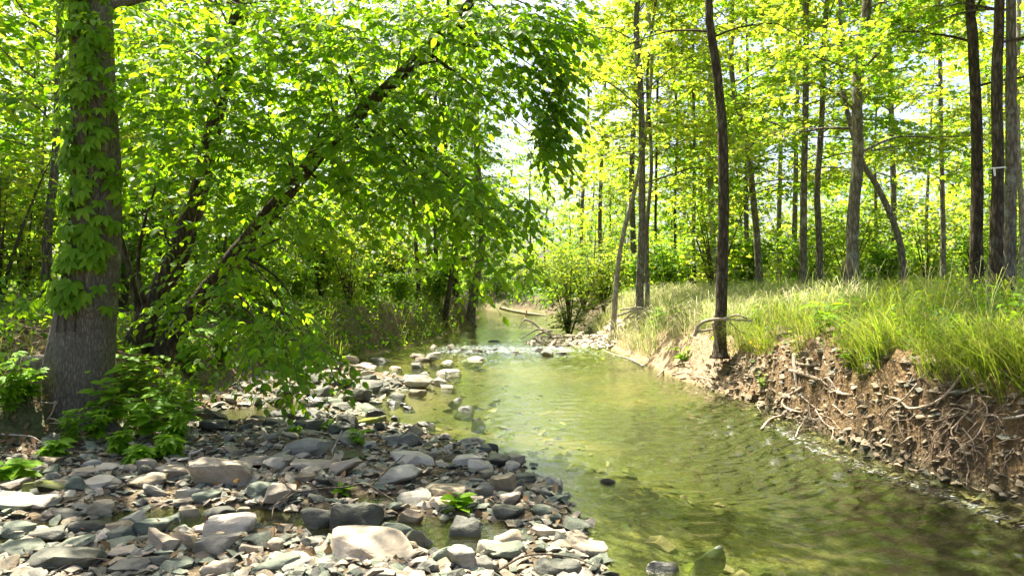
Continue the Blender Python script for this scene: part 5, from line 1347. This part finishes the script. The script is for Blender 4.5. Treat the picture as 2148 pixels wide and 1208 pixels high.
# ------------------------------------------------------------------ roots, driftwood and twigs
def surf(lst, lift):
    return np.array([hit(u, v, lift) for u, v in lst])
Z4 = lambda lst: [(1400 + a / 2.626, 600 + b / 2.626) for a, b in lst]
Z6 = lambda lst: [(1040 + a / 4.027, 560 + b / 4.027) for a, b in lst]
def at_depth(lst, Y, jit=0.0):
    r = np.random.default_rng(1)
    return np.array([px(u, v, Y + r.normal(0, jit)) for u, v in lst])
def wood_thing(name, label, cat, items, mat, Y, group=None, part='limb', jit=.05, sides=7):
    P0 = at_depth([items[0][0][0]], Y)[0]
    t = empty(name, tuple(P0), label, cat, group)
    for k, (pts, w0, w1) in enumerate(items):
        P = at_depth(pts, Y, jit)
        wood(part, P, np.linspace(w0, w1, len(P)) * Y / FPX / 2, mat, t, sides, k, max(8, len(P) * 6), .06)
    return t
def root_thing(name, label, cat, items, mat, lift=.06, group=None, part='root', fine=0, seed=0, box=None):
    first = surf([items[0][0][0]], lift)[0]
    t = empty(name, tuple(first), label, cat, group); forks = MB()
    for k, (pts, w0, w1) in enumerate(items):
        P = surf(pts, lift)
        Pw = P + np.random.default_rng(seed + k).normal(0, .016, P.shape)
        R = np.linspace(w0, w1, len(P)) * P[:, 1] / FPX / 2 * (.8 if fine else 1)
        R[-1] *= .5
        _, Qr = wood(part, Pw, R, mat, t, 7, seed + k, max(8, len(P) * 6), .09)
        rf = np.random.default_rng(seed + k + 400)
        for j in range(5 if fine else 1):
            i = int(rf.integers(2, len(Qr) - 1)); q = [Qr[i, :3]]; dd = nrm(Qr[i, :3] - Qr[i - 1, :3]) + rf.normal(0, .7, 3) * [1, .3, 1] + [0, -.1, -.35]
            for jj in range(5):
                dd = nrm(dd + rf.normal(0, .5, 3) * [1, .4, .8]); q.append(q[-1] + dd * rf.uniform(.025, .06))
            V, F = tube(smooth_path(np.array(q), 11), np.linspace(min(Qr[i, 3] * .6, .008), .0012, 11), 5); forks.add(V, F)
    if fine:
        r = np.random.default_rng(seed + 99); mb = forks
        for k in range(fine):
            u, v = r.uniform(*box[0]), r.uniform(*box[1])
            p = hit(u, v, r.uniform(.0, .07)); q = [p]
            dd = np.array([r.normal(0, .7), -.1, -1.0])
            for j in range(5):
                dd = nrm(dd + r.normal(0, .55, 3) * [1, .3, .6]); q.append(q[-1] + dd * r.uniform(.02, .07))
            V, F = tube(smooth_path(np.array(q), 10), np.linspace(r.uniform(.0025, .006), .001, 10), 4); mb.add(V, F)
        o = link('rootlets', mb.mesh('rootlets', [M_ROOTLET]), t); o['kind'] = 'stuff'
    return t
root_thing('root_tangle', 'thick bleached roots coiling out of the bank beside the water', 'roots', [
 (Z4([(670, 470), (760, 510), (860, 560), (930, 590), (1000, 600)]), 13, 8), (Z4([(690, 395), (693, 480), (697, 585)]), 12, 10), (Z4([(740, 575), (650, 610), (622, 655), (650, 690), (740, 700)]), 9, 6),
 (Z4([(482, 797), (560, 745), (640, 715), (730, 700)]), 6, 7), (Z4([(830, 520), (890, 530), (918, 600), (915, 665)]), 6, 4), (Z4([(700, 840), (720, 790), (775, 730)]), 4, 3), (Z4([(760, 490), (790, 570), (850, 660)]), 3, 2),
 (Z4([(600, 740), (570, 720), (540, 730)]), 4, 2), (Z4([(800, 700), (860, 770), (900, 820), (855, 862)]), 4, 2), (Z4([(720, 620), (830, 690), (870, 670)]), 4, 2), (Z4([(850, 410), (862, 480), (840, 540)]), 3, 2),
 (Z4([(580, 500), (545, 580), (490, 650), (500, 710)]), 3, 2), (Z4([(900, 660), (990, 720), (1060, 700)]), 4, 2), (Z4([(760, 640), (800, 720), (860, 740), (930, 800)]), 4, 2)], M_ROOT, .07, fine=220, seed=10, box=((1560, 1820), (740, 890)))
root_thing('root_tangle', 'long arched root and pale hanging roots on the stony bank', 'roots', [
 (Z4([(1680, 440), (1600, 460), (1570, 540), (1500, 630), (1400, 680), (1320, 690), (1250, 660), (1170, 615)]), 9, 6),
 (Z4([(1660, 620), (1620, 700), (1560, 760), (1540, 850), (1600, 930)]), 6, 3), (Z4([(1670, 640), (1700, 700), (1680, 820), (1640, 900), (1560, 950)]), 5, 3), (Z4([(1500, 770), (1430, 870), (1410, 970)]), 4, 2),
 (Z4([(1620, 720), (1540, 700), (1480, 760), (1390, 765)]), 4, 2), (Z4([(1700, 740), (1760, 760), (1810, 800)]), 4, 2), (Z4([(1560, 760), (1500, 800), (1440, 860)]), 4, 2), (Z4([(1600, 800), (1660, 870), (1630, 930)]), 4, 2),
 (Z4([(1540, 870), (1500, 900), (1530, 975)]), 3, 2), (Z4([(1260, 690), (1260, 780), (1275, 860)]), 4, 2), (Z4([(1340, 560), (1300, 640), (1210, 690), (1140, 745)]), 5, 3), (Z4([(1700, 560), (1580, 600), (1460, 600)]), 5, 3),
 (Z4([(1760, 640), (1700, 640), (1640, 640)]), 4, 3), (Z4([(1640, 870), (1590, 920), (1530, 970)]), 5, 2)], M_ROOT, .08, fine=240, seed=40, box=((1760, 2148), (780, 990)))
wood_thing('exposed_root', 'arching dark root stretched in front of the kinked tree foot', 'roots', [
 (Z4([(150, 275), (165, 225), (205, 195), (270, 183), (360, 185), (465, 192)]), 9, 5), (Z4([(165, 250), (200, 246), (255, 236)]), 6, 4), (Z4([(250, 200), (262, 270), (280, 360)]), 6, 4), (Z4([(300, 185), (380, 160), (440, 180)]), 6, 3), (Z4([(340, 200), (420, 260), (480, 275)]), 5, 3)], M_ROOT, 10.55, part='root', jit=.03)
root_thing('root_mat', 'brushy mat of thin roots at the water edge below the kinked tree', 'roots', [
 (Z4([(0, 460), (80, 440), (150, 440)]), 5, 3), (Z4([(20, 490), (120, 480), (220, 490)]), 4, 2), (Z4([(60, 520), (150, 500), (240, 530), (320, 580)]), 4, 2), (Z4([(250, 420), (330, 450), (420, 470)]), 4, 2), (Z4([(280, 380), (240, 440), (235, 520)]), 4, 3)],
 M_ROOT, .05, fine=120, seed=80, box=((1400, 1560), (750, 815)))
wood_thing('root_mat', 'bleached root mat under the tree on the sunny slope', 'roots', [
 ([(1295, 662), (1330, 652), (1370, 655), (1395, 665)], 5, 3), ([(1300, 650), (1335, 645), (1360, 648)], 4, 3), ([(1345, 655), (1365, 668), (1385, 672)], 4, 2), ([(1345, 660), (1348, 675), (1343, 690)], 6, 3), ([(1310, 668), (1340, 664), (1380, 662)], 4, 2),
 ([(1308, 672), (1330, 655), (1360, 656), (1392, 672)], 4, 2), ([(1318, 648), (1350, 650), (1390, 658)], 3, 2)], M_DRIFT, 16.3, part='root', jit=.06)
root_thing('fallen_branch', 'grey fallen branch lying in the grass above the cut bank', 'branch', [(Z4([(1420, 322), (1520, 270), (1620, 225), (1740, 190), (1855, 150)]), 7, 4)], M_BARK_GREY, .12, part='limb', seed=95)
root_thing('fallen_branch', 'short pale stick in the grass below the fallen grey branch', 'branch', [(Z4([(1380, 392), (1430, 378), (1492, 370)]), 4, 3)], M_DRIFT, .1, part='limb', seed=96)
root_thing('fallen_branch', 'straight bleached stick poking from the stony bank at the picture edge', 'branch', [(Z4([(1810, 762), (1890, 740), (1970, 712)]), 5, 6)], M_DRIFT, .1, part='limb', seed=97)

wood_thing('driftwood', 'bleached branching driftwood stranded on the white gravel point', 'driftwood', [
 (Z6([(245, 440), (300, 462), (370, 512), (440, 565), (520, 610), (605, 655)]), 5, 5), (Z6([(195, 515), (210, 480), (250, 440)]), 2, 3), (Z6([(205, 612), (280, 565), (350, 530), (400, 530)]), 2, 4), (Z6([(308, 612), (350, 575), (410, 548), (470, 540)]), 5, 6),
 (Z6([(440, 560), (470, 600), (495, 640)]), 4, 3), (Z6([(410, 545), (500, 580), (590, 635)]), 3, 3), (Z6([(250, 440), (240, 480), (235, 520)]), 2, 1), (Z6([(300, 462), (310, 500), (270, 520)]), 2, 1), (Z6([(380, 515), (420, 530), (470, 545)]), 4, 3)], M_DRIFT, 20.0, jit=.12)
wood_thing('fallen_log', 'grey log fallen across the far end of the stream', 'log', [(Z6([(30, 345), (130, 370), (250, 392), (330, 402), (420, 412)]), 7, 6), (Z6([(250, 400), (300, 412), (400, 416)]), 4, 4), (Z6([(255, 365), (270, 390), (300, 400)]), 3, 2)], M_DRIFT, 40.0)
wood_thing('fallen_log', 'pale log lying in the water behind the driftwood', 'log', [(Z6([(465, 515), (530, 510), (605, 508)]), 4, 4)], M_DRIFT, 26.0)
b_ = [px(1040 + a / 4.027, 560 + b / 4.027, CAM_H * FPX / (560 + b / 4.027 - CV)) for a, b in [(915, 712), (1000, 745), (1100, 772), (1170, 800), (1245, 842)]]
t = empty('floating_stick', tuple(b_[0]), 'long pale stick lying in the water along the sunny slope', 'stick'); wood('limb', np.array(b_) + [0, 0, .02], [.012, .014, .016, .018, .02], M_DRIFT, t, 7, 2, 24)
b_ = [px(1040 + a / 4.027, 560 + b / 4.027, CAM_H * FPX / (560 + b / 4.027 - CV)) for a, b in [(1365, 945), (1430, 880), (1480, 850), (1560, 845), (1640, 838)]]
t = empty('stranded_stick', tuple(b_[0]), 'forked dead stick reaching from the bank to the water below the straw slope', 'stick'); wood('limb', np.array(b_) + [0, 0, .05], [.012, .018, .02, .02, .02], M_ROOT, t, 7, 2, 24)

# twigs on the stones
Z2 = lambda lst: [(580 + a / 2.983, 860 + b / 2.983) for a, b in lst]
Z1 = lambda lst: [(a / 3.465, 860 + b / 3.465) for a, b in lst]
Z5 = lambda lst: [(a / 3.357, 600 + b / 3.357) for a, b in lst]
def twig(label, items, mat, z=.16, name='twig', jit=.01, lim=None):
    P0 = None; t = None
    for k, (pts, w0, w1) in enumerate(items):
        P = []
        for j, (u, v) in enumerate(pts):
            h_ = hit(u, v); Y = min(h_[1], (CAM_H - z) * FPX / max(v - CV, 1)) if lim is None else lim
            P.append(px(u, v, Y))
        P = np.array(P)
        if lim is None: P[:, 1] = P[:, 1]
        if t is None: t = empty(name, tuple(P[0]), label, 'twig')
        wood('limb', P, np.linspace(w0, w1, len(P)) * P[:, 1] / FPX / 2, mat, t, 6, k + 3, max(8, len(P) * 5), .06)
    return t
twig('long thin twig winding across the stones in the middle of the bar', [(Z2([(0, 400), (60, 465), (130, 510), (280, 490), (440, 480), (520, 460), (600, 480), (680, 530), (750, 570)]), 4, 3), (Z2([(130, 510), (60, 550), (0, 590)]), 3, 2), (Z1([(2120, 590), (2000, 690), (1975, 780)]), 3, 2)], M_TWIG)
twig('straight twig lying up the stones beside the grey-olive boulder', [(Z2([(605, 462), (720, 350), (800, 280)]), 3, 2)], M_TWIG)
twig('thorny twig across the lower end of the bar', [(Z2([(1390, 1000), (1470, 950), (1560, 910), (1700, 900), (1850, 920), (1940, 950), (2020, 985)]), 5, 2), (Z2([(1560, 910), (1530, 870), (1540, 850)]), 2, 1)], M_TWIG)
P_ = np.array([px(580 + 1415 / 2.983, 860 + b / 2.983, 4.75) for b in (980, 900, 790)]); t = empty('twig', tuple(P_[0]), 'short upright stick on the lower bar', 'twig'); wood('limb', P_, [.006, .005, .004], M_DRIFT, t, 6, 1, 10)
P_ = np.array([px(580 + a / 2.983, 860 + b / 2.983, 6.2) for a, b in ((315, 325), (365, 225), (410, 125))]); t = empty('twig', tuple(P_[0]), 'standing bare stick leaning above the mossy stone', 'twig'); wood('limb', P_, [.009, .008, .005], M_DRIFT, t, 6, 1, 12)
twig('thin curved twig over the broad dark slate', [(Z1([(360, 1207), (470, 1130), (620, 1075), (800, 1085)]), 3, 2)], M_TWIG)
twig('bleached forked twig in front of the big trunk foot', [(Z5([(50, 862), (180, 822), (400, 822)]), 4, 3), (Z5([(390, 808), (372, 880), (320, 962)]), 5, 3), (Z5([(350, 930), (400, 940), (440, 972)]), 4, 3), (Z5([(435, 935), (440, 960), (330, 965)]), 3, 3), (Z5([(100, 850), (150, 820), (190, 785)]), 3, 2)], M_ROOT, lim=6.95)
twig('thin bare runner trailing from the picture edge past the trunk', [(Z1([(-60, 170), (110, 180), (230, 192), (310, 240), (400, 275)]), 4, 2)], M_DRIFT, lim=6.5)
twig('short pale stub of wood standing beside the large sloping slab', [(Z1([(1375, 410), (1380, 340), (1400, 290)]), 6, 4), (Z1([(1380, 320), (1440, 300), (1470, 280)]), 9, 4)], M_DRIFT, lim=6.05)
